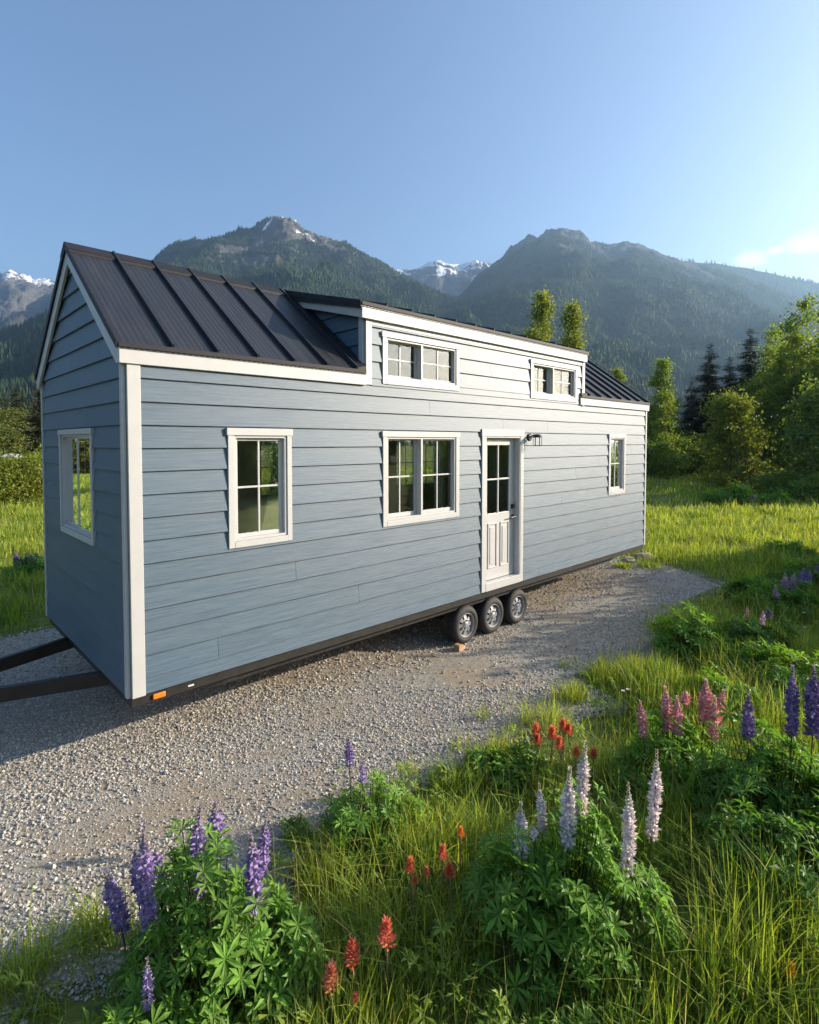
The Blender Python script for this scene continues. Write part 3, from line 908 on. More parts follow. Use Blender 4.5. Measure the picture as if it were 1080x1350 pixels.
SN = lambda *a, **k: hills_mat(*a, **k)
far_ridge = mountain('mountain', [(840, 350), (880, 346), (940, 350), (985, 357), (1030, 367), (1080, 377), (1180, 395), (1350, 440), (1700, 500), (2200, 560), (2500, 575)], 3200, 1500,
                     SN('far_ridge_slopes', 3000, 4000), 90, 420, 8, 200, 50, seed=4)
snowy = mountain('mountain', [(470, 400), (500, 362), (518, 357), (540, 358), (560, 352), (575, 346), (588, 350), (605, 351), (630, 346), (655, 350), (700, 352), (760, 380)], 3400, 2300,
                 SN('snowy_peak_slopes', 480, 1000, (.15, .145, .14)), 190, 330, 22, 220, 70, seed=5)
left_peak = mountain('mountain', [(-700, 520), (-500, 470), (-350, 430), (-200, 395), (-100, 378), (-40, 368), (0, 366), (18, 359), (34, 364), (50, 369), (75, 371), (110, 372), (160, 385), (240, 400), (300, 420)], 3300, 1500,
                     SN('left_peak_slopes', 500, 890, (.15, .145, .14)), 230, 330, 18, 260, 80, seed=6, crag=520)
right_m = mountain('mountain', [(560, 470), (600, 398), (632, 362), (650, 350), (660, 341), (672, 327), (684, 322), (694, 314), (706, 317), (716, 309), (735, 305), (752, 308), (764, 311), (778, 325), (800, 327), (828, 324), (850, 331),
                               (880, 343), (930, 356), (985, 374), (1040, 395), (1120, 430), (1250, 480), (1500, 540), (1800, 570)], 2600, 620,
                   SN('right_mountain_slopes', 700, 985, (.11, .11, .11)), 210, 520, 9, 520, 170, seed=2, power=1.35, crag=760)
mid_m = mountain('mountain', [(120, 440), (160, 400), (190, 372), (210, 345), (225, 331), (240, 325), (262, 321), (285, 318), (300, 315), (318, 309), (335, 305), (350, 298), (362, 293), (378, 292), (392, 297), (402, 307), (425, 317), (442, 321), (460, 327),
                             (480, 340), (500, 350), (530, 364), (560, 377), (590, 391), (620, 402), (640, 414), (665, 432), (700, 462), (760, 500), (830, 540)], 2100, 620,
                 SN('middle_mountain_slopes', 570, 760, (.13, .125, .115), light=(.06, .07, .03)), 210, 380, 9, 420, 150, seed=3, power=1.3, crag=640)
dark_r = mountain('mountain', [(-900, 440), (-500, 430), (-250, 425), (-100, 440), (0, 441), (30, 434), (60, 420), (80, 408), (120, 400), (170, 420), (260, 470), (330, 520)], 1350, 420,
                  SN('near_ridge_slopes', 3000, 4000, forest=(.022, .036, .016)), 70, 260, 5, 260, 90, seed=7)


def hill_at(field, t, y):
    V, T, ny = field
    y0, y1 = V[0, 0, 1], V[ny - 1, 0, 1]
    fi = np.clip((y - y0) / (y1 - y0) * (ny - 1), 0, ny - 1.001); fj = np.clip((t - T[0]) / (T[-1] - T[0]) * (len(T) - 1), 0, len(T) - 1.001)
    i = fi.astype(int); j = fj.astype(int); u = fi - i; v = fj - j
    Z = V[:, :, 2]
    return (Z[i, j] * (1 - u) + Z[i + 1, j] * u) * (1 - v) + (Z[i, j + 1] * (1 - u) + Z[i + 1, j + 1] * u) * v


def forest_mesh(x, y, z, h, wd, col, name):
    """many small conifers as two stacked ragged cones each: one mass far off"""
    n = len(x); K = 6
    ang = rng.random((n, 1)) * 6.28 + np.arange(K)[None] * 2 * np.pi / K
    V = []; F = []; C = []
    base = 0
    for (zb, zt, rr, dk) in ((.06, .70, 1.0, .8), (.42, 1.0, .62, 1.1)):
        jr = rr * wd[:, None] * (.7 + .6 * rng.random((n, K)))
        ring = np.stack([x[:, None] + np.cos(ang) * jr, y[:, None] + np.sin(ang) * jr, z[:, None] + h[:, None] * (zb + .08 * rng.random((n, K)))], 2)
        tip = np.stack([x, y, z + h * zt], 1)[:, None]
        vv = np.concatenate([ring, tip], 1).reshape(-1, 3)
        b = base + np.arange(n)[:, None] * (K + 1)
        k = np.arange(K)[None]
        F.append(np.stack([b + k, b + (k + 1) % K, np.broadcast_to(b + K, (n, K))], 2).reshape(-1, 3))
        V.append(vv); base += len(vv)
        C.append(np.repeat(col, K + 1, 0))
    o = link(name, npmesh(name, np.concatenate(V), F, M['farneedle'], np.concatenate(C)))
    return tag(o, kind='stuff')


def forest_on(field, n, tr, yr, zmax, h0, seed, light_amt=.35, clear=.25):
    r = np.random.default_rng(seed)
    t = r.uniform(tr[0], tr[1], n); s = r.random(n)
    y = yr[0] + (yr[1] - yr[0]) * s ** .9
    x = t * y
    z = hill_at(field, t, y)
    nn = vnoise(x, y, seed, 1 / 160.) * .6 + vnoise(x, y, seed + 3, 1 / 50.) * .4
    zlim = zmax * (.75 + .5 * vnoise(x, y, seed + 8, 1 / 120.))
    keep = (z < zlim) & (nn > clear)
    x, y, z, nn = x[keep], y[keep], z[keep], nn[keep]
    li = vnoise(x, y, seed + 5, 1 / 230.) * .55 + vnoise(x, y, seed + 6, 1 / 60.) * .45 + r.normal(0, .08, len(x))
    li = np.clip((li - (1 - light_amt) + .15) / .3, 0, 1)[:, None]
    col = np.array([[.030, .052, .024]]) * (1 - li) + np.array([[.060, .092, .032]]) * li
    h = h0 * r.uniform(.6, 1.25, len(x)); wd = h * (.17 + .10 * li[:, 0]) * r.uniform(.85, 1.2, len(x))
    forest_mesh(x, y, z - 1, h, wd, col, 'forest')


forest_on(right_m, 110000, (.02, 1.0), (640, 2580), 790, 13.5, 21, .42)
forest_on(mid_m, 85000, (-.66, .28), (700, 2090), 690, 12.5, 22, .36)
forest_on(dark_r, 16000, (-1.3, -.35), (430, 1340), 600, 17, 23, .25)
forest_on(far_ridge, 9000, (.4, 1.3), (2200, 3190), 1300, 24, 24, .3)
# wooded valley floor between the meadow's own trees and the slopes
r_ = np.random.default_rng(31)
n_ = 9000
y_ = 150 + 550 * r_.random(n_) ** .8; t_ = r_.uniform(-1.5, 1.5, n_)
k_ = (t_ < -.35) | (y_ > 330)
y_, t_ = y_[k_], t_[k_]; li_ = np.clip(vnoise(t_ * y_, y_, 3, 1 / 40.) * 1.4 - .3 + r_.normal(0, .15, len(y_)), 0, 1)[:, None]
h_ = np.where(t_ < -.35, 13, 11) * r_.uniform(.6, 1.2, len(y_))
forest_mesh(t_ * y_, y_, np.zeros(len(y_)), h_, h_ * .22, np.array([[.03, .05, .02]]) * (1 - li_) + np.array([[.09, .11, .035]]) * li_, 'forest')


# ------------------------------------------------------------------ trees
def tubes_np(segs, n=6):
    """segs: list of (p, q, rp, rq) -> V, F"""
    P = np.array([s[0] for s in segs]); Q = np.array([s[1] for s in segs]); rp = np.array([s[2] for s in segs]); rq = np.array([s[3] for s in segs])
    d = Q - P; d /= np.linalg.norm(d, axis=1, keepdims=True) + 1e-9
    ref = np.where(np.abs(d[:, 2:3]) > .9, [[1., 0, 0]], [[0, 0, 1.]])
    a = np.cross(d, ref); a /= np.linalg.norm(a, axis=1, keepdims=True); b = np.cross(d, a)
    th = np.arange(n) * 2 * np.pi / n
    cs = np.cos(th)[None, :, None]; sn = np.sin(th)[None, :, None]
    r1 = P[:, None] + (a[:, None] * cs + b[:, None] * sn) * rp[:, None, None]
    r2 = Q[:, None] + (a[:, None] * cs + b[:, None] * sn) * rq[:, None, None]
    V = np.concatenate([r1, r2], 1).reshape(-1, 3)
    bs = np.arange(len(segs))[:, None] * 2 * n; k = np.arange(n)[None]
    F = np.stack([bs + k, bs + (k + 1) % n, bs + n + (k + 1) % n, bs + n + k], 2).reshape(-1, 4)
    return V, F


def leaves_np(C, size, r, up=.5, ratio=.55):
    """lozenge leaves (two folded triangles) at points C"""
    n = len(C)
    d = r.normal(size=(n, 3)); d /= np.linalg.norm(d, axis=1, keepdims=True)
    nr = r.normal(size=(n, 3)); nr[:, 2] += up; nr += np.array(sd) * .7; nr -= d * (nr * d).sum(1, keepdims=True); nr /= np.linalg.norm(nr, axis=1, keepdims=True) + 1e-9
    sdv = np.cross(d, nr); s = size * r.uniform(.6, 1.3, (n, 1))
    V = np.stack([C - d * s * .5, C + sdv * s * ratio * .5 + nr * s * .1, C + d * s * .5, C - sdv * s * ratio * .5 + nr * s * .1], 1).reshape(-1, 3)
    b = np.arange(n)[:, None] * 4
    F = np.concatenate([b + [[0, 1, 2]], b + [[0, 2, 3]]], 1).reshape(-1, 3)
    return V, F


def broad_tree(name, label, cat, loc, h, cr, base, nclus, per, leaf, cols, seed, shape='round', group=None, trunk_r=.16, stems=1, sig=.42):
    r = np.random.default_rng(seed)
    root = empty(name, loc, r.uniform(0, 6.28), label, cat, group)
    segs = []; C = []; K = []
    prof = {'round': lambda t: np.sqrt(np.clip(1 - (2 * t - .9) ** 2 / 1.25, 0.02, 1)),
            'column': lambda t: np.clip(.55 + .9 * t, 0, 1) * np.sqrt(np.clip(1.03 - t, .0, 1)) * 1.05,
            'bush': lambda t: np.sqrt(np.clip(1.02 - t * t, 0, 1))}[shape]
    for s in range(stems):
        lean = r.normal(0, .04, 2) * (1 if stems == 1 else 4 if shape != 'column' else 1)
        plume = shape == 'column' and stems > 1
        hs = h * (1 if s == 0 else r.uniform(.62, .97)) if plume else h
        top = hs * r.uniform(.90, .97)
        off = np.array([0, 0, 0.]) if stems == 1 else np.append(r.normal(0, cr * .25, 2), 0)
        if plume:
            a_ = s * 2.4; rr_ = cr * .62 * (0 if s == 0 else r.uniform(.6, 1.1)); off = np.array([math.cos(a_) * rr_, math.sin(a_) * rr_, 0.])
        cr_ = cr * (.42 if plume else 1)
        pts = [off + np.array([lean[0] * z + r.normal(0, .03) * (z > 0), lean[1] * z + r.normal(0, .03) * (z > 0), z]) for z in np.linspace(0, top, 8)]
        for i in range(7): segs.append((pts[i], pts[i + 1], trunk_r / stems ** .5 * (1 - i / 7.6), trunk_r / stems ** .5 * (1 - (i + 1) / 7.6)))
        nl = nclus // stems
        for k in range(nl):
            t = r.random() ** .85
            rad = cr_ * float(prof(t)) * (.35 + .65 * r.random() ** .5) * r.uniform(.75, 1.2)
            a = r.uniform(0, 6.28)
            zc = base + (hs - base) * t
            c = np.array([math.cos(a) * rad + lean[0] * zc, math.sin(a) * rad + lean[1] * zc, zc]) + off * (.7 if not plume else min(1, .3 + t * 1.2))
            zz = max(base * .5, zc - rad * r.uniform(.5, 1.0)); i = min(6, int(zz / top * 7))
            p0 = pts[i] + (pts[i + 1] - pts[i]) * (zz / top * 7 - i) if i < 7 else pts[-1]
            mid = (p0 + c) / 2 + np.array([0, 0, -.08 * rad]); br = trunk_r * .22 * (1 - .5 * t) / stems ** .3
            if k % 2 == 0 or nl < 60: segs += [(p0, mid, br, br * .6), (mid, c, br * .6, br * .25)]
            m = int(per * r.uniform(.5, 1.3)); sg = sig * r.uniform(.6, 1.25)
            pts_ = c + r.normal(size=(m, 3)) * sg * np.array([1, 1, .75])
            C.append(pts_); tone = r.random()
            cc = np.array(cols[0]) * (1 - tone) + np.array(cols[1]) * tone
            K.append(np.repeat(cc[None], m, 0))
    C = np.concatenate(C); K = np.concatenate(K); ok = C[:, 2] > .05
    C, K = C[ok], K[ok]
    V, F = leaves_np(C, leaf, r)
    link('crown', npmesh('crown', V, F, M['leaf'], np.repeat(K, 4, 0)), root)
    V, F = tubes_np(segs)
    link('trunk', npmesh('trunk', V, F, M['bark'], smooth=True), root)
    return root


def conifer(name, label, loc, h, rad, col, seed, group=None, cat='tree'):
    r = np.random.default_rng(seed)
    root = empty(name, loc, r.uniform(0, 6.28), label, cat, group)
    segs = [((0, 0, h * i / 8), (0, 0, h * (i + 1) / 8), .02 * h * (1 - i / 8.1), .02 * h * (1 - (i + 1) / 8.1)) for i in range(8)]
    V = []; z = h * .06; b = 0; F = []; K = []
    while z < h * .985:
        t = (z - h * .05) / (h * .95)
        L0 = rad * (1 - t) ** .8 * (.75 + .25 * math.sin(z * 7))
        nb = int(10 + 7 * (1 - t))
        for k in range(nb):
            a = r.uniform(0, 6.28); L = max(.12, L0 * r.uniform(.55, 1.15)); ca, sa = math.cos(a), math.sin(a)
            droop = r.uniform(.15, .5) * (1 - t * .9)
            segs.append(((0, 0, z), (ca * L, sa * L, z - droop * L), .012 * L + .006, .004))
            nt_ = int(7 + 12 * L / rad)
            for q in range(nt_):
                f = (q + .6) / nt_
                px, py, pz = ca * L * f, sa * L * f, z - droop * L * f - .04 * L * math.sin(f * 3)
                w_ = (.42 * L * (1 - f * .75) + .08) * r.uniform(.6, 1.2); s = 1 if q % 2 else -1
                dx, dy = (-sa * s * .8 + ca * .55), (ca * s * .8 + sa * .55)
                e = np.array([px + dx * w_, py + dy * w_, pz - w_ * r.uniform(.1, .55)])
                p = np.array([px, py, pz]); tn = np.array([ca, sa, -droop]) * w_ * .22
                V += [p - tn, p + tn, e]; F.append((b, b + 1, b + 2)); b += 3
                K.append(np.array(col) * r.uniform(.65, 1.35))
        z += h * .016 * (1.1 - .4 * t) + .02
    link('crown', npmesh('crown', np.array(V), np.array(F), M['needle'], np.repeat(np.array(K), 3, 0)), root)
    Vt, Ft = tubes_np(segs, 5)
    link('trunk', npmesh('trunk', Vt, Ft, M['bark'], smooth=True), root)
    return root


def gnd(px, D): return (D * (px - 540) / FPX, D, 0)


def place(root, loc, s, rzz, label, group=None, name=None):
    c = copy_tree(root); c.location = loc; c.scale = (s[0], s[0], s[1]) if hasattr(s, '__len__') else (s, s, s); c.rotation_euler = (0, 0, rzz)
    c['label'] = label
    if group: c['group'] = group
    return c


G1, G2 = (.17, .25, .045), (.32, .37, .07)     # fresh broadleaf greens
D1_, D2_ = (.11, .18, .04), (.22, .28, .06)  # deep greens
top = lambda py, D: CAM_H + (582.6 - py) / FPX * D
GR = 'trees at the right edge of the meadow'
# right of the house: aspen, firs, big poplars, shrubs
broad_tree('aspen_tree', 'pale green aspen standing alone just right of the house end', 'tree', gnd(872, 46), top(474, 46), 2.3, .6, 180, 90, .2, (G1, G2), 41, 'column', GR, .13, stems=4, sig=.27)
asp = broad_tree('aspen_tree', 'taller golden green aspen rising behind the house roof, left of its pair', 'tree', gnd(708, 38), top(386, 38), 1.65, 2.0, 190, 95, .19, ((.18, .23, .04), (.30, .32, .06)), 42, 'column', 'aspens behind the house', .14, stems=3, sig=.3)
place(asp, gnd(752, 37), (.9, top(406, 37) / top(386, 38)), 2.1, 'shorter golden green aspen behind the house roof, right of its pair', 'aspens behind the house')
place(asp, gnd(803, 60), (1.0, .72 * 60 / 46 * .86), 3.3, 'small green treetop peeping over the right roof slope', 'aspens behind the house')
fir = conifer('fir_tree', 'dark fir with a pointed top, leftmost of the dark group right of the house', gnd(934, 47), top(450, 47), 4.3, (.024, .043, .023), 51, 'dark firs right of the house')
place(fir, gnd(986, 48), (1.1, top(430, 48) / top(450, 47)), 1.2, 'tallest dark fir, standing right behind the bright shrub', 'dark firs right of the house')
place(fir, gnd(960, 49), (.95, top(468, 49) / top(450, 47)), 2.4, 'lower dark fir wedged between two taller firs', 'dark firs right of the house')
place(fir, gnd(911, 50), (.9, top(500, 50) / top(450, 47)), 3.4, 'short dark fir beside the pale aspen', 'dark firs right of the house')
place(fir, gnd(1010, 50), (1.0, top(455, 50) / top(450, 47)), 4.4, 'dark fir half hidden by the poplar crowns', 'dark firs right of the house')
pop = broad_tree('poplar_tree', 'tall leafy poplar at the right edge, highest of the broadleaf trees', 'tree', gnd(1066, 39), top(388, 39), 2.9, 1.2, 260, 105, .22, (G1, G2), 43, 'column', GR, .2, stems=8, sig=.33)
place(pop, gnd(1022, 42), (.95, top(424, 42) / top(388, 39)), 2.0, 'leafy poplar a little lower, just left of the tallest poplar', GR)
place(pop, gnd(1128, 35), (1.1, 1.0), 4.0, 'poplar cut off by the right edge of the picture', GR)
place(pop, gnd(1016, 41), (.7, top(490, 41) / top(388, 39)), 5.0, 'younger leafy poplar standing before the taller ones', GR)
place(pop, gnd(1050, 40), (.8, top(455, 40) / top(388, 39)), 1.4, 'young leafy poplar between the two tall ones', GR)
shr = broad_tree('round_shrub', 'bright yellow green shrub standing out before the dark trees', 'shrub', gnd(970, 32.5), top(524, 32.5), 1.6, .2, 110, 100, .2, ((.17, .21, .035), (.27, .28, .05)), 44, 'bush', GR, .1, 3, sig=.32)
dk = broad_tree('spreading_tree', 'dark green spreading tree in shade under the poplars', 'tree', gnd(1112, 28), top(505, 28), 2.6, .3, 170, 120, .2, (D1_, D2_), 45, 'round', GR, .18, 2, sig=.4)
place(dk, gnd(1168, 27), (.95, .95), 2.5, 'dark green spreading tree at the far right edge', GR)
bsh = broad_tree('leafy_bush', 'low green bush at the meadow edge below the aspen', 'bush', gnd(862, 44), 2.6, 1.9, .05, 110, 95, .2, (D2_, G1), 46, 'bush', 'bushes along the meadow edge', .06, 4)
for i, (px, D, s, zz, lb) in enumerate([(893, 46, 1.0, 1.15, 'low green bush between the aspen and the firs'), (921, 45, .8, 1.25, 'dark low bush under the short fir'), (944, 47, 1.0, 1.1, 'low bush left of the bright shrub'),
                                        (1004, 37, .7, .7, 'low bush right of the bright shrub'), (1040, 29, .8, .55, 'low bush under the dark spreading tree'), (1085, 26, .8, .6, 'low bush at the right edge below the trees'), (840, 48, 1.1, 1.3, 'bush half hidden by the house end')]):
    place(bsh, gnd(px, D), (s, s * zz), i * 1.3, lb, 'bushes along the meadow edge')

# left of the house
GL = 'trees beyond the meadow left of the house'
lf = conifer('spruce_tree', 'tall spruce beside the house corner, left of the house', gnd(52, 42), top(556, 42) + 3.2, 2.6, (.05, .07, .025), 52, GL)
for px, D, tp, i in [(8, 62, 515, 0), (30, 66, 512, 1), (46, 58, 524, 2), (-15, 60, 520, 3), (-60, 62, 500, 4), (-110, 58, 510, 5), (-180, 60, 495, 6), (-260, 64, 500, 7), (22, 88, 505, 8), (56, 84, 503, 9), (-330, 50, 510, 10), (-480, 40, 490, 12), (-560, 42, 480, 13), (-680, 36, 470, 14), (-780, 34, 480, 15), (-30, 90, 503, 11)]:
    hgt = top(tp, D)
    place(lf, gnd(px, D), (hgt / (top(556, 42) + 3.2) * 1.1, hgt / (top(556, 42) + 3.2)), i * 1.7, 'mixed green conifer in the belt of trees far left of the house', GL + ', conifers')
lb = broad_tree('maple_tree', 'rounded green tree in the belt far left of the house', 'tree', gnd(18, 50), top(545, 50), 2.8, .5, 190, 95, .24, ((.08, .11, .028), (.17, .18, .045)), 47, 'round', GL + ', broadleaf', .14)
for px, D, s, i in [(-30, 48, 1.05, 1), (44, 50, .85, 2), (-95, 46, 1.2, 3), (-190, 44, 1.1, 4), (0, 40, .7, 5), (-300, 38, 1.1, 6), (-430, 34, 1.0, 7), (-520, 32, .9, 8), (-620, 33, 1.1, 9), (-730, 28, .9, 10)]:
    place(lb, gnd(px, D), s, i * 1.1, 'rounded green tree in the belt far left of the house', GL + ', broadleaf')
bu = broad_tree('leafy_bush', 'sunlit yellow green bush by the meadow at the left edge', 'bush', gnd(12, 24), 1.95, 1.25, .03, 120, 100, .13, ((.14, .19, .03), (.25, .26, .045)), 48, 'bush', 'bushes left of the house', .05, 4, sig=.26)
place(bu, gnd(38, 25.5), (1.0, .95), 2.0, 'sunlit bush between the edge bush and the house corner', 'bushes left of the house')
place(bu, gnd(62, 27), (1.0, 1.1), 3.0, 'bush half hidden behind the house corner', 'bushes left of the house')
place(bu, gnd(-30, 24), (1.2, 1.0), 4.0, 'bush just beyond the left edge', 'bushes left of the house')
place(bu, gnd(-90, 23), (1.3, 1.2), 5.0, 'broad bush beyond the left edge', 'bushes left of the house')
place(bu, gnd(-170, 22), (1.3, 1.2), 5.5, 'second broad bush beyond the left edge', 'bushes left of the house')
# pale boulder among them
ico = bmesh.new(); bmesh.ops.create_icosphere(ico, subdivisions=4, radius=1)
for v in ico.verts:
    p = v.co.copy(); k = 1 + .22 * mnoise.noise(p * 1.3) + .1 * mnoise.noise(p * 3.1); v.co = Vector((p.x * k * 1.25, p.y * k * .9, max(-.2, p.z * k * .8)))
me = bpy.data.meshes.new('boulder'); ico.to_mesh(me); ico.free(); me.materials.append(simple('pale_rock', (.42, .39, .36), .9, 0, 3, .3, .6))
bo = link('boulder', me, None, gnd(20, 30) ); bo.scale = (1.0, 1, 1.5); bo.location.z = .9
tag(bo, 'large pale boulder showing above the bushes at the left edge', 'boulder')
# trees off to the right and behind, whose shade and reflections the photo shows
GO = 'trees beyond the right edge that shade the meadow'
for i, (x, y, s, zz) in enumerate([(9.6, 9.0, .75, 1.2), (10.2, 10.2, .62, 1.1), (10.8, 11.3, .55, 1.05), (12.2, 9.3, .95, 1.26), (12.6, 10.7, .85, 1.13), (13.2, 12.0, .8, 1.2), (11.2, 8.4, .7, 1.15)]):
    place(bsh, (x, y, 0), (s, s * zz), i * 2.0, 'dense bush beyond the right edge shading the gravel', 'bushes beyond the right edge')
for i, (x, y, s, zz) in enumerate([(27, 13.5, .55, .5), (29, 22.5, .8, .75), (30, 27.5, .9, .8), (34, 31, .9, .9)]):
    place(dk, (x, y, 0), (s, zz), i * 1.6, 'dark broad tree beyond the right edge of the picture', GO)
for i, (x, y, s, zz) in enumerate([(68, 18, 1.2, 1.2), (72, 27, 1.3, 1.2), (75, 36, 1.3, 1.2), (70, 9, 1.2, 1.2), (74, 1, 1.2, 1.2), (66, -8, 1.2, 1.1), (60, -18, 1.1, 1.1), (50, -14, 1.1, 1.1), (17, -6, .9, .8), (22, -2.5, 1, .9), (13, -10, .9, .85), (27, -7, 1.1, 1), (20, -13, 1, .9), (9, -15, 1, .9), (32, -1, 1, .9), (4, -17, 1, .8), (30, -15, 1, 1), (-4, -18, 1, .8)]):
    place(pop if i % 3 else dk, (x, y, 0), (s, zz * .75), i * 1.6, 'leafy tree out of view to the right, mirrored in the house windows', 'trees mirrored in the windows')

# ------------------------------------------------------------------ gravel stones
def ico_template():
    bm = bmesh.new(); bmesh.ops.create_icosphere(bm, subdivisions=1, radius=1)
    V = np.array([v.co[:] for v in bm.verts]); bm.faces.ensure_lookup_table(); F = np.array([[v.index for v in f.verts] for f in bm.faces]); bm.free()
    return V, F


IV, IF = ico_template()


def stones(n, region, smin, smax, seed, dens):
    r = np.random.default_rng(seed)
    x = r.uniform(region[0], region[1], n); y = r.uniform(region[2], region[3], n)
    ed = pdist(x, y); ins = inpoly(x, y)
    k = (ins | (ed < .05 + .25 * vnoise(x, y, 9, 2.5) ** 2 * 1.2)) & (np.abs(x) < .80 * y + 1.2)
    k &= r.random(n) < dens(x, y)
    x, y = x[k], y[k]; n = len(x)
    s = smin * (smax / smin) ** (r.random(n) ** 1.6)
    sc_ = np.stack([s * r.uniform(.75, 1.25, n), s * r.uniform(.5, .9, n), s * r.uniform(.32, .62, n)], 1) * .5
    jit = IV[None] * (1 + r.uniform(-.28, .28, (n, 12, 1))) * sc_[:, None]
    a, b, c = r.uniform(0, 6.28, n), r.normal(0, .45, n), r.normal(0, .45, n)
    ca, sa, cb, sb, cc, sc2 = np.cos(a), np.sin(a), np.cos(b), np.sin(b), np.cos(c), np.sin(c)
    X, Y, Z = jit[..., 0], jit[..., 1], jit[..., 2]
    Y, Z = Y * cb[:, None] - Z * sb[:, None], Y * sb[:, None] + Z * cb[:, None]
    X, Z = X * cc[:, None] - Z * sc2[:, None], X * sc2[:, None] + Z * cc[:, None]
    X, Y = X * ca[:, None] - Y * sa[:, None], X * sa[:, None] + Y * ca[:, None]
    zoff = sc_[:, 2] * r.uniform(.2, 1.3, n)
    V = np.stack([X + x[:, None], Y + y[:, None], Z + zoff[:, None]], 2)
    pal = np.array([(.40, .37, .32), (.49, .455, .40), (.30, .285, .265), (.56, .52, .455), (.43, .375, .30), (.35, .34, .325)])
    col = pal[r.integers(0, len(pal), n)] * r.uniform(.75, 1.2, (n, 1))
    return V.reshape(-1, 3), (np.arange(n)[:, None, None] * 12 + IF[None]).reshape(-1, 3), np.repeat(col, 12, 0)


m, nt, bs, _ = mat('crushed_stone')
a = N(nt, 'ShaderNodeAttribute', attribute_name='col')
f_ = ntex(nt, coords(nt), 140, 4, .6)
nt.links.new(mixc(nt, 1.0, a.outputs['Color'], ramp(nt, f_, [(.3, .75), (.7, 1.15)]), 'MULTIPLY'), bs.inputs['Base Color'])
bs.inputs['Roughness'].default_value = .8; bs.inputs['Specular IOR Level'].default_value = .3
M['stone'] = m


def trackmask(x, y):
    """1 where loose stone lies thick, low on the packed sandy strips along the house"""
    lx = (x - HA.x) * math.cos(HYAW) + (y - HA.y) * math.sin(HYAW); ly = -(x - HA.x) * math.sin(HYAW) + (y - HA.y) * math.cos(HYAW)
    wob = (vnoise(lx, ly, 4, .9) - .5) * .7
    strip = np.clip(1 - np.abs(ly + .45 + wob) / .55, 0, 1)
    patch = np.clip((vnoise(x, y, 12, .7) - .55) * 3, 0, 1)
    return np.clip(1 - strip * .85 - patch * .5, .12, 1)


parts = [stones(110000, (-4.5, 3.0, 2.2, 6.2), .012, .034, 61, trackmask),
         stones(80000, (-7.5, 6.3, 6.0, 13.2), .018, .042, 62, trackmask),
         stones(60000, (-4.5, 3.0, 2.2, 6.2), .008, .02, 63, lambda x, y: np.ones(len(x)))]
V = []; F = []; C = []; b = 0
for v, f, c_ in parts: V.append(v); F.append(f + b); C.append(c_); b += len(v)
tag(link('gravel', npmesh('gravel', np.concatenate(V), np.concatenate(F), M['stone'], np.concatenate(C))), kind='stuff')
m_ = 9
for k, (x, y, s, lb) in enumerate([(5.1, 12.75, .16, 'pale tan stone lying at the far corner of the house'), (5.55, 12.95, .24, 'flat pale stone in the grass past the far house corner'), (1.92, 10.9, .05, 'x')][:2]):
    bm = bmesh.new(); bmesh.ops.create_icosphere(bm, subdivisions=3, radius=1)
    for v in bm.verts:
        p = v.co.copy(); q = 1 + .3 * mnoise.noise(p * 1.2 + Vector((k * 3, 0, 0))); v.co = Vector((p.x * q * s, p.y * q * s * .7, p.z * q * s * .5 + s * .3))
    me = bpy.data.meshes.new('stone'); bm.to_mesh(me); bm.free(); me.materials.append(simple('tan_stone', (.42, .33, .24), .85, 0, 9, .25, .5))
    o = link('stone', me, None, (x, y, 0)); tag(o, lb, 'stone')

# ------------------------------------------------------------------ grass
def blades(x, y, h, wd, r, col0, col1, lean=.35, curl=.5, z0=0):
    n = len(x); yaw = r.uniform(0, 6.28, n)
    dx, dy = np.cos(yaw), np.sin(yaw); px, py = -dy, dx
    ln = np.abs(r.normal(0, lean, n)); cv = r.uniform(.2, 1, n) * curl
    V = np.zeros((n, 7, 3)); lev = [0, .4, .75, 1.0]
    tw = r.normal(0, .5, n)
    for i, t in enumerate(lev):
        off = h * (ln * t + cv * t * t * ln * 1.6)
        zz = h * t * (1 - .25 * np.minimum(1, ln + cv * ln) * t)
        cx, cy = x + dx * off, y + dy * off
        w_ = wd * (1, .85, .55, 0)[i]
        qx, qy = np.cos(tw * t) * px - np.sin(tw * t) * py, np.sin(tw * t) * px + np.cos(tw * t) * py
        if i < 3:
            V[:, 2 * i] = np.stack([cx - qx * w_ / 2, cy - qy * w_ / 2, z0 + zz], 1); V[:, 2 * i + 1] = np.stack([cx + qx * w_ / 2, cy + qy * w_ / 2, z0 + zz], 1)
        else: V[:, 6] = np.stack([cx, cy, z0 + zz], 1)
    t = r.random((n, 1)); c = np.array(col0) * (1 - t) + np.array(col1) * t
    if c.shape[0] != n: c = np.repeat(c, n, 0)
    C = np.repeat(c[:, None], 7, 1)
    b = np.arange(n)[:, None] * 7
    Q = np.concatenate([b + [[0, 1, 3, 2]], b + [[2, 3, 5, 4]]], 1).reshape(-1, 4)
    Tt = b + [[4, 5, 6]]
    return V.reshape(-1, 3), Q, Tt, C.reshape(-1, 3)


def merge(L, name, matr):
    V = []; Q = []; Tt = []; C = []; b = 0
    for v, q, t, c in L: V.append(v); Q.append(q + b); Tt.append(t + b); C.append(c); b += len(v)
    return link(name, npmesh(name, np.concatenate(V), [np.concatenate(Q), np.concatenate(Tt)], matr, np.concatenate(C)))


def scatter(n, ymin, ymax, seed, margin=.80, xpad=.7, power=1.0):
    r = np.random.default_rng(seed)
    y = ymin + (ymax - ymin) * r.random(n) ** power
    x = r.uniform(-1, 1, n) * (margin * y + xpad)
    return x, y, r


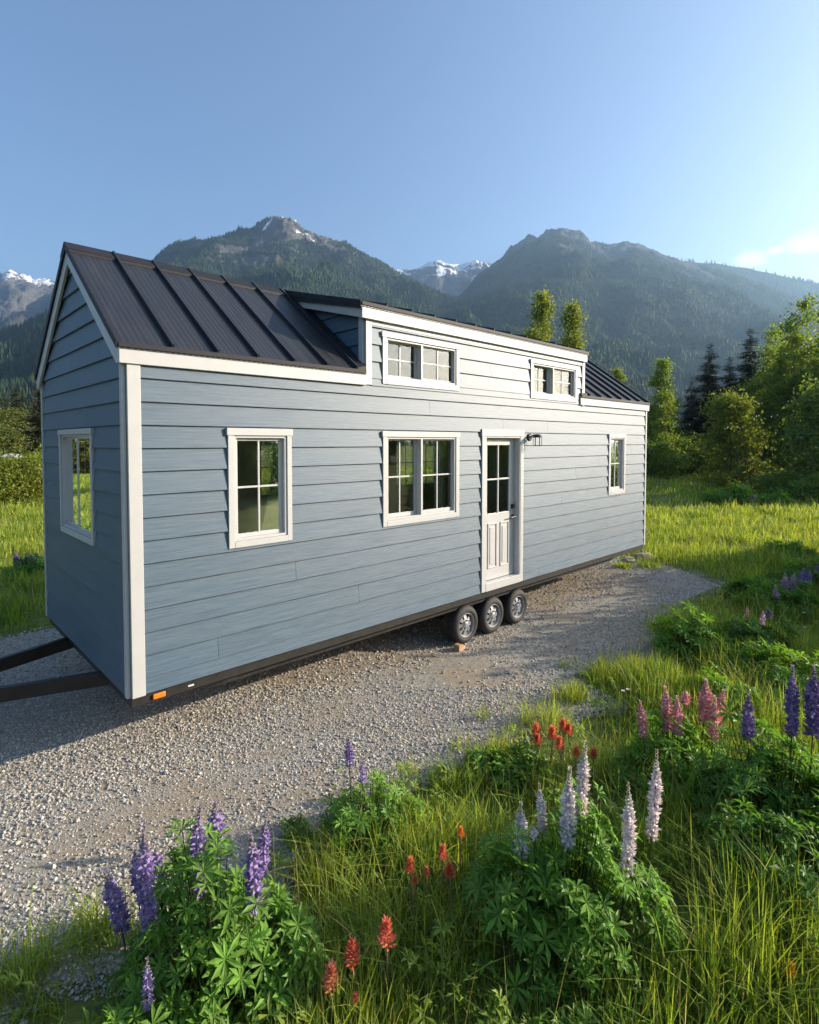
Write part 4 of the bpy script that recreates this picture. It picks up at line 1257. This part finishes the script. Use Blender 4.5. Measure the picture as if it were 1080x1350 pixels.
def off_house(x, y, pad=.05):
    lx = (x - HA.x) * math.cos(HYAW) + (y - HA.y) * math.sin(HYAW); ly = -(x - HA.x) * math.sin(HYAW) + (y - HA.y) * math.cos(HYAW)
    return ~((lx > -pad) & (lx < HL + pad) & (ly > -pad) & (ly < HW + pad))


GA, GB, GY = (.13, .23, .032), (.29, .39, .055), (.58, .55, .13)
DRY = (.42, .34, .17)
layers = []
for (n, y0, y1, h0, w0, seed, pw) in ((100000, 1.7, 8.5, .22, .0072, 71, .9), (100000, 8, 22, .25, .016, 72, .9), (80000, 20, 60, .30, .045, 73, .8)):
    x, y, r = scatter(n, y0, y1, seed, power=pw)
    ins = inpoly(x, y); ed = pdist(x, y)
    tuft = vnoise(x, y, 2, 2.2) * .6 + vnoise(x, y, 3, .7) * .4
    fringe = np.clip(ed / .5, 0, 1)
    keep = (~ins) & (r.random(n) < (.15 + .85 * fringe) * np.clip(tuft * 2.2 - .25, .1, 1)) & off_house(x, y, .2) & ~((x < -1.15) & (y < 3.6) & (r.random(n) < .6))
    x, y, tuft, ed = x[keep], y[keep], tuft[keep], ed[keep]
    n = len(x)
    h = h0 * (.22 + 1.9 * tuft ** 1.7) * r.uniform(.45, 1.35, n) * (.5 + .5 * np.clip(ed / .6, 0, 1))
    yl = np.clip(vnoise(x, y, 5, .45) * .9 + vnoise(x, y, 6, 1.9) * .5 - .35 + np.clip((y - 7) / 30, 0, .45), 0, 1)[:, None] * r.uniform(.3, 1, (n, 1))  # blades yellow with distance: backlit glow of the meadow put into their colour
    c0 = np.array(GA) * (1 - yl) + np.array(GB) * yl; c1 = np.array(GB) * (1 - yl) + np.array(GY) * yl
    dry = (r.random(n) < .05)[:, None]
    c1 = np.where(dry, np.array(DRY), c1); c0 = np.where(dry, np.array(DRY), c0)
    layers.append(blades(x, y, h, w0 * r.uniform(.6, 1.4, n), r, c0, c1))
# meadow beyond the sides of the view, kept short
r = np.random.default_rng(91)
y = -1 + 31 * r.random(70000) ** 1.2; x = r.choice([-1, 1], 70000) * (np.maximum(0, y) * .78 + r.uniform(.3, 1, 70000) ** 1.3 * (2.5 + .6 * np.abs(y)))
keep = ~inpoly(x, y) & off_house(x, y, .3) & (x > -60)
x, y = x[keep], y[keep]; n = len(x)
yl = np.clip(vnoise(x, y, 5, .45) * 1.1 - .1, 0, 1)[:, None]
layers.append(blades(x, y, .13 * r.uniform(.5, 1.5, n) * (1 + .03 * np.abs(y)), (.009 + .0012 * np.abs(y)) * r.uniform(.6, 1.4, n), r, np.array(GA) * (1 - yl) + np.array(GB) * yl, np.array(GB) * (1 - yl) + np.array(GY) * yl))
# distinct tussocks: along the gravel edge and in the foreground
r = np.random.default_rng(77)
spots = [(1.35, 5.35, .30, .3), (2.3, 6.4, .25, .28), (2.7, 6.55, .3, .3), (1.75, 5.9, .2, .25), (.75, 4.7, .3, .28), (.35, 4.3, .25, .3), (3.6, 7.3, .35, .45), (4.0, 8.0, .3, .4), (4.4, 7.6, .4, .4), (-.55, 3.45, .22, .3), (-.2, 3.55, .3, .38), (.1, 3.5, .3, .4),
         (-.25, 3.0, .3, .42), (.15, 2.9, .35, .42), (-1.75, 3.0, .2, .22), (-2.0, 2.75, .2, .25), (1.9, 3.0, .3, .6), (2.2, 2.9, .3, .6), (1.65, 2.7, .25, .6), (2.4, 2.6, .3, .5), (1.6, 3.6, .3, .4), (2.0, 3.9, .3, .45), (.5, 3.7, .3, .35), (1.1, 4.2, .3, .3), (1.6, 4.5, .3, .35),
         (5.35, 12.3, .3, .2), (4.75, 12.2, .25, .15), (3.0, 5.6, .4, .45), (3.6, 5.2, .4, .5), (2.9, 5.1, .3, .4), (4.3, 5.8, .5, .5), (5.2, 6.6, .5, .5), (4.8, 7.2, .4, .5), (3.7, 6.3, .4, .42)]
for i in range(150):
    y = r.uniform(5.5, 22); x = r.uniform(1.5, .85 * y + 1)
    if not inpoly(np.array([x]), np.array([y]))[0] and off_house(np.array([x]), np.array([y]), .3)[0]: spots.append((x, y, .25 + .02 * y, r.uniform(.3, .5)))
for i in range(60):
    y = r.uniform(9, 22); x = -r.uniform(.45, .9) * y
    if not inpoly(np.array([x]), np.array([y]))[0] and off_house(np.array([x]), np.array([y]), .3)[0]: spots.append((x, y, .25 + .02 * y, r.uniform(.3, .45)))
for (sx, sy, sr, shh) in spots:
    n = int(260 if sy < 9 else 170)
    x = sx + r.normal(0, sr * .45, n); y = sy + r.normal(0, sr * .45, n)
    yl = r.uniform(.1, .8)
    c0 = np.array(GA) * (1 - yl) + np.array(GB) * yl; c1 = np.array(GB) * (1 - yl) + np.array(GY) * yl
    layers.append(blades(x, y, shh * .85 * r.uniform(.5, 1.25, n), (.0065 if sy < 6 else .0012 * sy) * r.uniform(.6, 1.5, n), r, c0, c1, .42, .9))
for i in range(len(PAD)):
    if not (3 <= i <= 30): continue
    a_, b_ = PADA[i], PADA[(i + 1) % len(PAD)]
    for k in range(int(np.hypot(*(b_ - a_)) * 5)):
        p = a_ + (b_ - a_) * r.random() + r.normal(0, .16, 2)
        if p[1] > 9.5 or not off_house(np.array([p[0]]), np.array([p[1]]), .3)[0]: continue
        n = int(r.uniform(12, 60)); yl = r.uniform(.2, .9)
        c0 = np.array(GA) * (1 - yl) + np.array(GB) * yl; c1 = np.array(GB) * (1 - yl) + np.array(GY) * yl
        layers.append(blades(p[0] + r.normal(0, .04, n), p[1] + r.normal(0, .04, n), r.uniform(.06, .2) * r.uniform(.5, 1.2, n), .006 * r.uniform(.6, 1.4, n), r, c0, c1, .6, 1.0))
# dry stalks and bents
x, y, r = scatter(900, 2.2, 9, 78)
k = ~inpoly(x, y) & (x > -1.2); x, y = x[k], y[k]; n = len(x)
layers.append(blades(x, y, r.uniform(.35, .65, n), .004 * r.uniform(.7, 1.3, n), r, (.22, .19, .09), (.34, .27, .15), .25, .4))
tag(merge(layers, 'grass', M['grass']), kind='stuff')


# ------------------------------------------------------------------ lupines
def palm_leaves(P, up, size, r, col, nl=8):
    """palmate leaves at P (n,3) facing up (n,3)"""
    n = len(P)
    up = up / np.linalg.norm(up, axis=1, keepdims=True)
    ref = r.normal(size=(n, 3)); a = np.cross(up, ref); a /= np.linalg.norm(a, axis=1, keepdims=True); b = np.cross(up, a)
    V = np.zeros((n, nl, 6, 3)); k0 = r.uniform(0, 6.28, n)
    for i in range(nl):
        th = k0 + i * 2 * np.pi / (nl + .6)
        d = a * np.cos(th)[:, None] + b * np.sin(th)[:, None]; s = np.cross(up, d)
        L = (size * r.uniform(.75, 1.1, n))[:, None]; W_ = L * .13
        d = d + up * r.uniform(.05, .45, n)[:, None]
        p0 = P; pm = P + d * L * .55 + up * L * .06; pt = P + d * L - up * L * r.uniform(.0, .25, n)[:, None]
        V[:, i, 0] = p0; V[:, i, 1] = pm - up * L * .03; V[:, i, 2] = pt
        V[:, i, 3] = pm + s * W_ + up * L * .03; V[:, i, 4] = pm - s * W_ + up * L * .03; V[:, i, 5] = p0 + d * L * .2 
    V = V.reshape(-1, 3); q = np.arange(n * nl)[:, None] * 6
    F = np.concatenate([q + [[0, 3, 1]], q + [[1, 3, 2]], q + [[0, 1, 4]], q + [[1, 2, 4]]], 1).reshape(-1, 3)
    C = np.repeat(np.array(col) * r.uniform(.75, 1.25, (n, 1)), nl * 6, 0)
    return V, F, C


PAL = dict(purple=((.25, .16, .42), (.50, .40, .64), (.40, .36, .18)),
           violet=((.20, .14, .34), (.40, .30, .54), (.28, .26, .20)),
           white=((.76, .72, .72), (.88, .85, .80), (.46, .46, .28)),
           pink=((.62, .29, .31), (.85, .57, .55), (.60, .44, .34)),
           pale=((.52, .36, .46), (.64, .52, .58), (.45, .44, .30)))


def flower_spike(parent, b, t, bloom0, kind, r, wide=.045, ob='flower_spike', tipbud=.2):
    """stem from b to t; florets from bloom0 (0..1) up; parent local coordinates"""
    b = np.array(b); t = np.array(t); L = np.linalg.norm(t - b)
    bend = np.append(r.normal(0, .016, 2), 0) * L
    pos = lambda s: b + (t - b) * s + bend * 4 * s * (1 - s)
    low, hi, bud = PAL[kind]
    segs = [(pos(i / 7), pos((i + 1) / 7), .0055 * (1 - .5 * i / 7), .0055 * (1 - .5 * (i + 1) / 7)) for i in range(7)]
    sv, sf = tubes_np(segs, 5)
    Vs = [sv]; Fq = sf; b0 = len(sv); Cs = [np.repeat([[.09, .10, .05]], len(sv), 0)]; Ft = []
    blen = L * (1 - bloom0); nw = max(8, int(blen / .0185))
    up = (t - b) / L; vg = r.random(20); wide *= r.uniform(.85, 1.1)
    for i in range(nw):
        s = (i + .5) / nw; p = pos(bloom0 + (1 - bloom0) * s)
        taper = (1 - max(0, (s - .5) / .5) ** 1.5 * .80) * (.86 + .14 * min(1, s / .12))
        budf = max(0, (s - (1 - tipbud * 1.8)) / (tipbud * 1.8))
        nf = 8 if s < .8 else 5
        for k in range(nf):
            if r.random() < .12 + .16 * vg[min(19, int(s * 20))]: continue
            a = k * 2 * math.pi / nf + i * 1.1 + r.normal(0, .2)
            d = np.array([math.cos(a), math.sin(a), 0.]); sd_ = np.array([-d[1], d[0], 0.])
            u = np.array([0, 0, 1.]) * r.uniform(.15, .65) + up * .15 + budf * np.array([0, 0, 1.2])
            ax = d + u; ax /= np.linalg.norm(ax)
            fl = wide * taper * r.uniform(.8, 1.12) * (1 - .35 * budf); w_ = .0092 * (1 - .5 * budf) * r.uniform(.8, 1.15) * (wide / .045)
            n_ = np.cross(ax, sd_)
            q0 = p + ax * fl * .22; qm = p + ax * fl * .62; qt = p + ax * fl
            V = [q0, qm + sd_ * w_, qm + n_ * w_ * 1.1, qm - sd_ * w_, qm - n_ * w_ * .9, qt - n_ * w_ * .4,   # keel
                 qm - ax * fl * .1, qm + n_ * w_ * 2.2 + sd_ * w_ * 1.25, qm + n_ * w_ * 2.9 + ax * fl * .08, qm + n_ * w_ * 2.2 - sd_ * w_ * 1.25]  # banner
            Vs.append(np.array(V)); o = b0
            Ft += [(o, o + 1, o + 2), (o, o + 2, o + 3), (o, o + 3, o + 4), (o, o + 4, o + 1), (o + 5, o + 2, o + 1), (o + 5, o + 3, o + 2), (o + 5, o + 4, o + 3), (o + 5, o + 1, o + 4), (o + 6, o + 7, o + 8), (o + 6, o + 8, o + 9)]
            b0 += 10
            m = r.random(); c1 = np.array(low) * (1 - m) + np.array(hi) * m; c1 = c1 * (1 - budf) + np.array(bud) * budf
            c2 = np.array(hi) * .8 + .2 * c1 if kind != 'white' else np.array((.64, .58, .70)) * (1 - budf) + np.array(bud) * budf
            if s < .1 and r.random() < .5: c1 = c1 * .5 + np.array((.30, .20, .14)) * .5
            Cs.append(np.concatenate([np.repeat(c1[None], 6, 0), np.repeat(c2[None], 4, 0)]))
    o = link(ob, npmesh(ob, np.concatenate(Vs), [Fq, np.array(Ft)], M['petal'], np.concatenate(Cs)), parent)
    return o


def lupine(label, loc, spikes, crown, kind, seed, nleaf=120, lsize=.085, col=(.16, .30, .05), group='lupine plants', hmin=.06, wide=.042, cat='lupine'):
    """spikes: (top xyz, bottom-of-bloom fraction); crown = (rx, ry, h)"""
    r = np.random.default_rng(seed)
    root = empty('lupine_plant', loc, 0, label, cat, group)
    L = np.array(loc)
    rx, ry, hh = crown
    # foliage: a dome of palmate leaves on petioles
    n = nleaf
    a = r.uniform(0, 6.28, n); q = np.sqrt(r.random(n)); zt = np.sqrt(np.clip(1 - q ** 2, 0, 1))
    lob = .72 + .5 * vnoise(np.cos(a) * 1.6 + seed, np.sin(a) * 1.6, 5) + .12 * np.sin(3 * a + seed)
    lob2 = .6 + .75 * vnoise(np.cos(a) * q * 2.4 + seed, np.sin(a) * q * 2.4, 8)
    q = q * lob
    P = np.stack([np.cos(a) * q * rx, np.sin(a) * q * ry, hmin + hh * lob2 * (zt * r.uniform(.4, 1.0, n)) * r.uniform(.75, 1.1, n)], 1)
    up = np.stack([np.cos(a) * q * .9, np.sin(a) * q * .9, np.ones(n) * .8], 1) + r.normal(0, .38, (n, 3)) + np.array(sd) * .55
    V, F, C = palm_leaves(P, up, lsize * r.uniform(.7, 1.25, n), r, col)
    segs = [((p[0] * .25, p[1] * .25, 0), (p[0] * .75, p[1] * .75, p[2] * .55), .003, .0026) for p in P] + [((p[0] * .75, p[1] * .75, p[2] * .55), tuple(p), .0026, .002) for p in P]
    Vt, Ftt = tubes_np(segs, 4)
    link('foliage', npmesh('foliage', np.concatenate([V, Vt]), [F, Ftt + len(V)], M['lupleaf'], np.concatenate([C, np.repeat([[.07, .11, .03]], len(Vt), 0)])), root)
    for sp in spikes:
        t = np.array(sp[0]) - L
        bb = np.array([t[0] * .8, t[1] * .8, .02])
        flower_spike(root, bb, t, sp[1], sp[3] if len(sp) > 3 else kind, r, 1.1 * wide * (sp[2] if len(sp) > 2 else 1))
    return root


def sp(px, ptop, pbot, D, w_=1.0, kind=None):
    t = at(px, ptop, D); zb = at(px, pbot, D).z
    f = max(.05, min(.93, zb / t.z))
    return (tuple(t), f, w_) if kind is None else (tuple(t), f, w_, kind)


GLP = 'lupine plants'
lupine('bushy lupine with deep purple spikes beside the gravel at the lower left', (-.98, 2.72, 0),
       [sp(190, 1086, 1226, 2.66, 1.0), sp(205, 1118, 1165, 2.85, .8), sp(178, 1120, 1175, 2.9, .8), sp(264, 1062, 1182, 2.74, 1.0), sp(284, 1057, 1130, 2.95, 1.1), sp(330, 1098, 1210, 2.66, 1.0), sp(350, 1080, 1150, 2.85, .9), sp(137, 1148, 1236, 2.74, 1.0)],
       (.56, .42, .62), 'purple', 101, 260, .09, wide=.05)
lupine('short lupine with one young half open purple spike at the bottom edge', (-1.12, 2.36, 0), [sp(194, 1262, 1334, 2.40, .8)], (.28, .22, .30), 'purple', 102, 50, .075, wide=.042)
lupine('large lupine with tall white and lavender spikes in the foreground', (.86, 2.98, 0),
       [sp(687, 1058, 1146, 2.98, 1.0), sp(711, 1033, 1100, 3.15, .9), sp(752, 1012, 1120, 3.0, 1.05), sp(773, 978, 1086, 3.12, 1.05), sp(828, 1032, 1162, 2.84, 1.05), sp(866, 988, 1110, 3.0, 1.05), sp(703, 1090, 1110, 2.98, .55)],
       (.58, .45, .66), 'white', 103, 290, .095, wide=.047)
lupine('pink lupine with a cluster of six rosy spikes beyond the white one', (2.2, 4.45, 0),
       [sp(844, 924, 976, 4.4, 1.1), sp(877, 906, 966, 4.45, 1.2), sp(893, 918, 972, 4.35, 1.0), sp(931, 896, 955, 4.5, 1.15), sp(943, 918, 982, 4.35, 1.15), sp(955, 908, 955, 4.5, 1.1), sp(905, 912, 932, 4.6, .9)],
       (.55, .4, .46), 'pink', 104, 200, .09, wide=.05)
lupine('lupine with thick dark purple spikes at the right edge', (2.72, 3.92, 0),
       [sp(987, 912, 980, 3.95, 1.05), sp(1045, 878, 974, 3.9, 1.15), sp(1073, 878, 976, 3.85, 1.15), sp(1100, 890, 975, 3.9, 1.1)],
       (.62, .5, .66), 'violet', 105, 300, .10, (.13, .26, .045), wide=.055)
lupine('dark leafy lupine without open flowers, below the dark purple one', (2.32, 3.3, 0), [], (.55, .42, .55), 'violet', 106, 210, .10, (.11, .22, .04))
lupine('small lupine with two thin purple spikes at the edge of the gravel', (-.28, 3.72, 0), [sp(460, 972, 1012, 3.8, .9), sp(478, 1004, 1032, 3.75, .8)], (.36, .3, .42), 'purple', 107, 130, .075, wide=.042)
lupine('lupine with five slim mauve pink spikes in the shade at the right', (6.1, 8.9, 0),
       [sp(1022, 772, 800, 8.7, 1.3, 'pale'), sp(1035, 756, 784, 9.0, 1.4, 'pale'), sp(1048, 755, 782, 9.0, 1.3, 'pale'), sp(1060, 750, 776, 9.1, 1.4, 'purple'), sp(1068, 752, 777, 9.1, 1.2, 'purple'), sp(1012, 802, 822, 8.2, 1.2, 'pale')],
       (.75, .5, .42), 'pale', 108, 170, .13, wide=.05)
lupine('leafy lupine clump without flowers where the gravel meets the grass', (3.62, 7.05, 0), [], (.5, .42, .55), 'pink', 109, 170, .12)
lupine('second leafy clump just right of the gravel, half in shade', (4.5, 7.1, 0), [sp(985, 800, 815, 7.3, .8, 'pink')], (.55, .45, .45), 'pink', 110, 150, .12, (.12, .22, .04))
for i, (px, D, cr_, lb, sps, kd) in enumerate([
    (1010, 6.5, (.5, .4, .4), 'leafy lupine clump with one pale spike in the shaded grass at the right', [sp(1006, 806, 826, 6.5, 1.0)], 'pale'),
    (1066, 5.9, (.6, .45, .5), 'broad leafy clump at the right edge beyond the dark purple lupine', [], 'violet'),
    (945, 5.6, (.42, .35, .34), 'low leafy clump just beyond the pink lupine', [], 'pink'),
    (1000, 9.8, (.55, .45, .36), 'low leafy clump in the shade past the end of the gravel', [], 'pale'),
    (1075, 10.5, (.8, .55, .5), 'leafy lupine with purple spikes by the right edge in the middle distance', [sp(1078, 742, 765, 10.4, 1.5), sp(1088, 738, 765, 10.4, 1.5), sp(1064, 746, 766, 10.3, 1.3)], 'purple'),
    (690, 4.5, (.24, .2, .17), 'small leafy clump under the far paintbrush flowers', [], 'pink'),
    (645, 4.5, (.2, .16, .14), 'low leafy clump on the gravel edge left of the far paintbrush flowers', [], 'pink')]):
    x, y, _ = gnd(px, D)
    lupine(lb, (x, y, 0), sps, cr_, kd, 140 + i, int(90 * cr_[0] / .4), .085 + .004 * D, (.17, .30, .05))
lupine('far lupine bush with pale pink spikes in the sunny meadow', (14.2, 24.5, 0), [sp(955 + 7 * i, 651 + (i * 5) % 7, 662, 24.3, 2.0, 'pale') for i in range(7)], (1.3, .8, .8), 'pale', 111, 230, .22, wide=.055)
lupine('far low lupine patch with reddish pink spikes', (16.2, 24.5, 0), [sp(1008 + 8 * i, 660 + (i * 3) % 5, 668, 24.3, 2.0, 'pink') for i in range(4)], (.9, .6, .55), 'pink', 112, 90, .2, wide=.055)
lupine('far lupine bush with pink spikes against the dark trees at the right edge', (19.6, 27, 0), [sp(1058 + 6 * i, 646 + (i * 5) % 6, 658, 26.8, 2.0, 'pale') for i in range(6)], (1.5, .9, .85), 'pale', 113, 200, .24, wide=.06)
lupine('faint bluish lupine in the shaded part of the meadow', (9.1, 13.2, 0), [sp(1032, 724, 745, 13.2, 1.6, 'violet'), sp(1042, 728, 748, 13.1, 1.6, 'violet'), sp(1025, 732, 748, 13.2, 1.3, 'violet')], (.6, .5, .35), 'violet', 114, 90, .15, wide=.05)
lupine('dusky lupine in the meadow left of the house', (-7.75, 11.3, 0), [sp(20 + 7 * i, 728 + (i * 7) % 9, 752, 11.3, 1.5, 'violet') for i in range(6)], (.55, .4, .35), 'violet', 115, 120, .13, wide=.05)
for i, (px, pt, D, kd) in enumerate([(812 + 118, 652, 27, 'pale'), (905, 648, 30, 'pale'), (988, 655, 26, 'pale')]):
    x, y, _ = gnd(px, D)
    lupine(('slim pale lupine standing alone between the bush and the house', 'slim pale lupine farthest back near the house', 'slim pale lupine between the two far bushes')[i], (x, y, 0), [sp(px, pt, pt + 10, D, 2, kd)], (.4, .3, .25), kd, 120 + i, 25, .16)

# ------------------------------------------------------------------ leafy ground cover between the grass
r = np.random.default_rng(404)
P = []; U = []; S = []; Cc = []
for k in range(330):
    y = r.uniform(2.1, 9.5) if k % 3 else r.uniform(2.1, 4.5); x = r.uniform(-.85, .85) * y
    xa, ya = np.array([x]), np.array([y])
    d_ = pdist(xa, ya)[0]
    if inpoly(xa, ya)[0] and d_ > .12: continue
    if not off_house(xa, ya, .5)[0] or (x < -1.5 and k % 3): continue
    n = int(r.uniform(6, 22)); rr = r.uniform(.08, .26); hh = r.uniform(.06, .30)
    a = r.uniform(0, 6.28, n); q = np.sqrt(r.random(n))
    P.append(np.stack([x + np.cos(a) * q * rr, y + np.sin(a) * q * rr, .03 + hh * (1 - .5 * q) * r.uniform(.5, 1.1, n)], 1))
    U.append(np.stack([np.cos(a) * q, np.sin(a) * q, np.full(n, .9)], 1) + r.normal(0, .35, (n, 3)) + np.array(sd) * .5)
    S.append(np.full(n, r.uniform(.04, .085)) * r.uniform(.7, 1.2, n))
    t = r.random(); Cc.append(np.repeat([np.array((.13, .24, .045)) * (1 - t) + np.array((.30, .38, .07)) * t], n, 0))
P = np.concatenate(P); U = np.concatenate(U); S = np.concatenate(S); Cc = np.concatenate(Cc)
Vw, Fw, Cw = [], [], []
bw = 0
for nl_ in (5, 7, 3):
    sel = r.integers(0, 3, len(P)) == (5, 7, 3).index(nl_)
    v_, f_, c_ = palm_leaves(P[sel], U[sel], S[sel], r, (1, 1, 1), nl_)
    Vw.append(v_); Fw.append(f_ + bw); Cw.append(c_ * np.repeat(Cc[sel], nl_ * 6, 0)); bw += len(v_)
tag(link('undergrowth', npmesh('undergrowth', np.concatenate(Vw), np.concatenate(Fw), M['lupleaf'], np.concatenate(Cw))), kind='stuff')

# ------------------------------------------------------------------ paintbrush flowers
def paintbrush(label, px, ptop, pbot, D, seed, col=((.62, .055, .03), (.72, .16, .06)), w_=.028, group='orange paintbrush flowers'):
    r = np.random.default_rng(seed)
    t = at(px, ptop, D); zb = at(px, pbot, D).z
    root = empty('paintbrush_flower', (t.x + r.normal(0, .02), D + r.normal(0, .02), 0), 0, label, 'wildflower', group)
    tx, ty = t.x - root.location.x, t.y - root.location.y
    hb = max(.05, zb)
    pos = lambda s: np.array([tx * s, ty * s, hb * s + .01 * math.sin(3 * s)])
    sv, sf = tubes_np([(pos(i / 5), pos((i + 1) / 5), .0052, .0044) for i in range(5)], 5)
    link('stem', npmesh('stem', sv, sf, M['stemm'], np.repeat([[.26, .17, .085]], len(sv), 0)), root)
    # narrow leaves up the stem
    n = 16; s = r.uniform(.2, .95, n); P = np.array([pos(q) for q in s]); a = r.uniform(0, 6.28, n)
    d = np.stack([np.cos(a), np.sin(a), np.full(n, .9)], 1); sdv = np.stack([-np.sin(a), np.cos(a), np.zeros(n)], 1); Ln = r.uniform(.03, .055, n)[:, None]
    V = np.stack([P, P + d * Ln * .5 + sdv * .004, P + d * Ln, P + d * Ln * .5 - sdv * .004], 1).reshape(-1, 3)
    link('leaf', npmesh('leaf', V, (np.arange(n)[:, None] * 4 + [[0, 1, 2, 3]]), M['lupleaf'], np.repeat([[.09, .12, .04]], len(V), 0)), root)
    hl = max(.025, t.z - zb); V = []; F = []; C = []; b = 0
    for k in range(58):
        s = (k + .5) / 58; a = k * 2.4; lift = .35 + .9 * s
        p = np.array([tx, ty, hb + hl * .62 * s]); d = np.array([math.cos(a), math.sin(a), 0]); sd_ = np.array([-d[1], d[0], 0])
        ax = d * (.55 + .9 * math.sin(math.pi * (.25 + .6 * s)) - .55 * s) + np.array([0, 0, 1.]) * (.45 + .8 * s + .25 * r.random()); ax /= np.linalg.norm(ax)
        L = (w_ * 1.08 * (1 - .15 * s) + hl * .12) * r.uniform(.75, 1.15); wd = w_ * .17 * r.uniform(.8, 1.2); nn = np.cross(ax, sd_)
        wd *= 1.5
        V += [p, p + ax * L * .6 + sd_ * wd, p + ax * L, p + ax * L * .6 - sd_ * wd, p + ax * L * .6 + nn * wd * .5]
        F += [(b, b + 1, b + 4), (b + 1, b + 2, b + 4), (b, b + 4, b + 3), (b + 4, b + 2, b + 3)]; b += 5
        m_ = r.random(); c_ = np.array(col[0]) * (1 - m_) + np.array(col[1]) * m_
        g_ = np.array((.26, .16, .05)) if s < .18 else c_
        C += [g_ * .6 + c_ * .2, c_, np.array((.80, .34, .16)) if r.random() < .35 else c_, c_, c_]
    link('flower_head', npmesh('flower_head', np.array(V), np.array(F), M['petal'], np.array(C)), root)
    return root


for i, (px, a_, b_, D, w_, lb) in enumerate([
    (510, 1203, 1250, 2.62, .036, 'tallest red orange paintbrush bloom of the front three'), (464, 1230, 1274, 2.58, .034, 'middle red paintbrush bloom of the front three'), (437, 1262, 1308, 2.54, .036, 'lowest salmon pink paintbrush bloom of the front three, at the left'),
    (468, 1308, 1324, 2.5, .018, 'tiny red paintbrush bud below the front three'),
    (541, 1128, 1152, 3.1, .03, 'orange paintbrush bloom at the left of the middle cluster'), (584, 1110, 1134, 3.15, .03, 'orange paintbrush bloom at the top of the middle cluster'), (593, 1135, 1158, 3.05, .032, 'red paintbrush bloom at the lower right of the middle cluster'),
    (562, 1140, 1156, 3.1, .022, 'small red bloom in the centre of the middle cluster'), (547, 1154, 1166, 3.05, .02, 'small low bloom under the left one of the middle cluster'), (608, 1088, 1104, 3.2, .022, 'yellow orange bud on a tall stem above the middle cluster'),
    (707, 950, 974, 4.6, .042, 'leftmost orange bloom of the far paintbrush cluster near the gravel'), (729, 954, 976, 4.6, .042, 'second orange bloom of the far paintbrush cluster'), (743, 947, 964, 4.7, .042, 'topmost orange bloom of the far paintbrush cluster'),
    (750, 952, 970, 4.65, .04, 'orange bloom at the right of the far cluster top'), (738, 968, 990, 4.5, .038, 'lower orange bloom of the far paintbrush cluster'), (760, 982, 998, 4.4, .03, 'small orange bloom left behind the tall white lupine spike'), (783, 984, 1000, 4.4, .032, 'small orange bloom right behind the tall white lupine spike'),
    (709, 966, 982, 4.55, .038, 'orange bloom hanging below the leftmost one of the far cluster')]):
    cl_ = ((.66, .20, .13), (.74, .34, .22)) if i == 2 else ((.70, .26, .03), (.75, .34, .06)) if i == 9 else ((.58, .10, .06), (.70, .27, .17)) if i < 4 else ((.60, .14, .06), (.72, .30, .15))
    paintbrush(lb, px, a_, b_, D, 200 + i, cl_, w_)
paintbrush('yellow and orange budding flower in the right bottom corner', 1043, 1262, 1290, 2.62, 240, ((.70, .30, .03), (.70, .50, .06)), .022, 'yellow wildflowers')


def daisy(label, px, py, D, seed):
    r = np.random.default_rng(seed); t = at(px, py, D)
    root = empty('daisy', (t.x, t.y, 0), 0, label, 'wildflower', 'small white flowers')
    sv, sf = tubes_np([((0, 0, 0), (.01, 0, t.z * .5), .003, .003), ((.01, 0, t.z * .5), (0, 0, t.z), .003, .0025)], 5)
    link('stem', npmesh('stem', sv, sf, M['stemm'], np.repeat([[.08, .11, .04]], len(sv), 0)), root)
    V = []; F = []
    for k in range(14):
        a = k * 2 * math.pi / 14; d = np.array([math.cos(a), math.sin(a), .25]); s_ = np.array([-d[1], d[0], 0])
        p = np.array([0, 0, t.z]); R_ = .022; b = len(V)
        V += [p, p + d * R_ * .6 + s_ * .005, p + d * R_, p + d * R_ * .6 - s_ * .005]; F.append((b, b + 1, b + 2, b + 3))
    link('petals', npmesh('petals', np.array(V), np.array(F), M['petal'], np.repeat([[.75, .73, .68]], len(V), 0)), root)


for i, (px, py, D, lb) in enumerate([(822, 911, 5.3, 'left one of two white flowers at the gravel edge'), (828, 909, 5.35, 'right one of two white flowers at the gravel edge'), (983, 811, 7.4, 'pale flower head above the shaded grass'), (1061, 827, 7.3, 'white flower at the right edge'), (1060, 808, 7.6, 'small white flower above the one at the right edge'), (874, 874, 6.6, 'low pink white flower by the leafy clump')]):
    daisy(lb, px, py, D, 300 + i)

# ------------------------------------------------------------------ render settings
sc.render.engine = 'CYCLES'
sc.cycles.use_denoising = True
sc.cycles.max_bounces = 8
sc.cycles.transparent_max_bounces = 16
sc.cycles.volume_bounces = 0
sc.cycles.sample_clamp_indirect = 6
sc.view_settings.view_transform = 'Standard'
sc.view_settings.look = 'None'
sc.view_settings.exposure = 1.3
sc.view_settings.gamma = 1.0
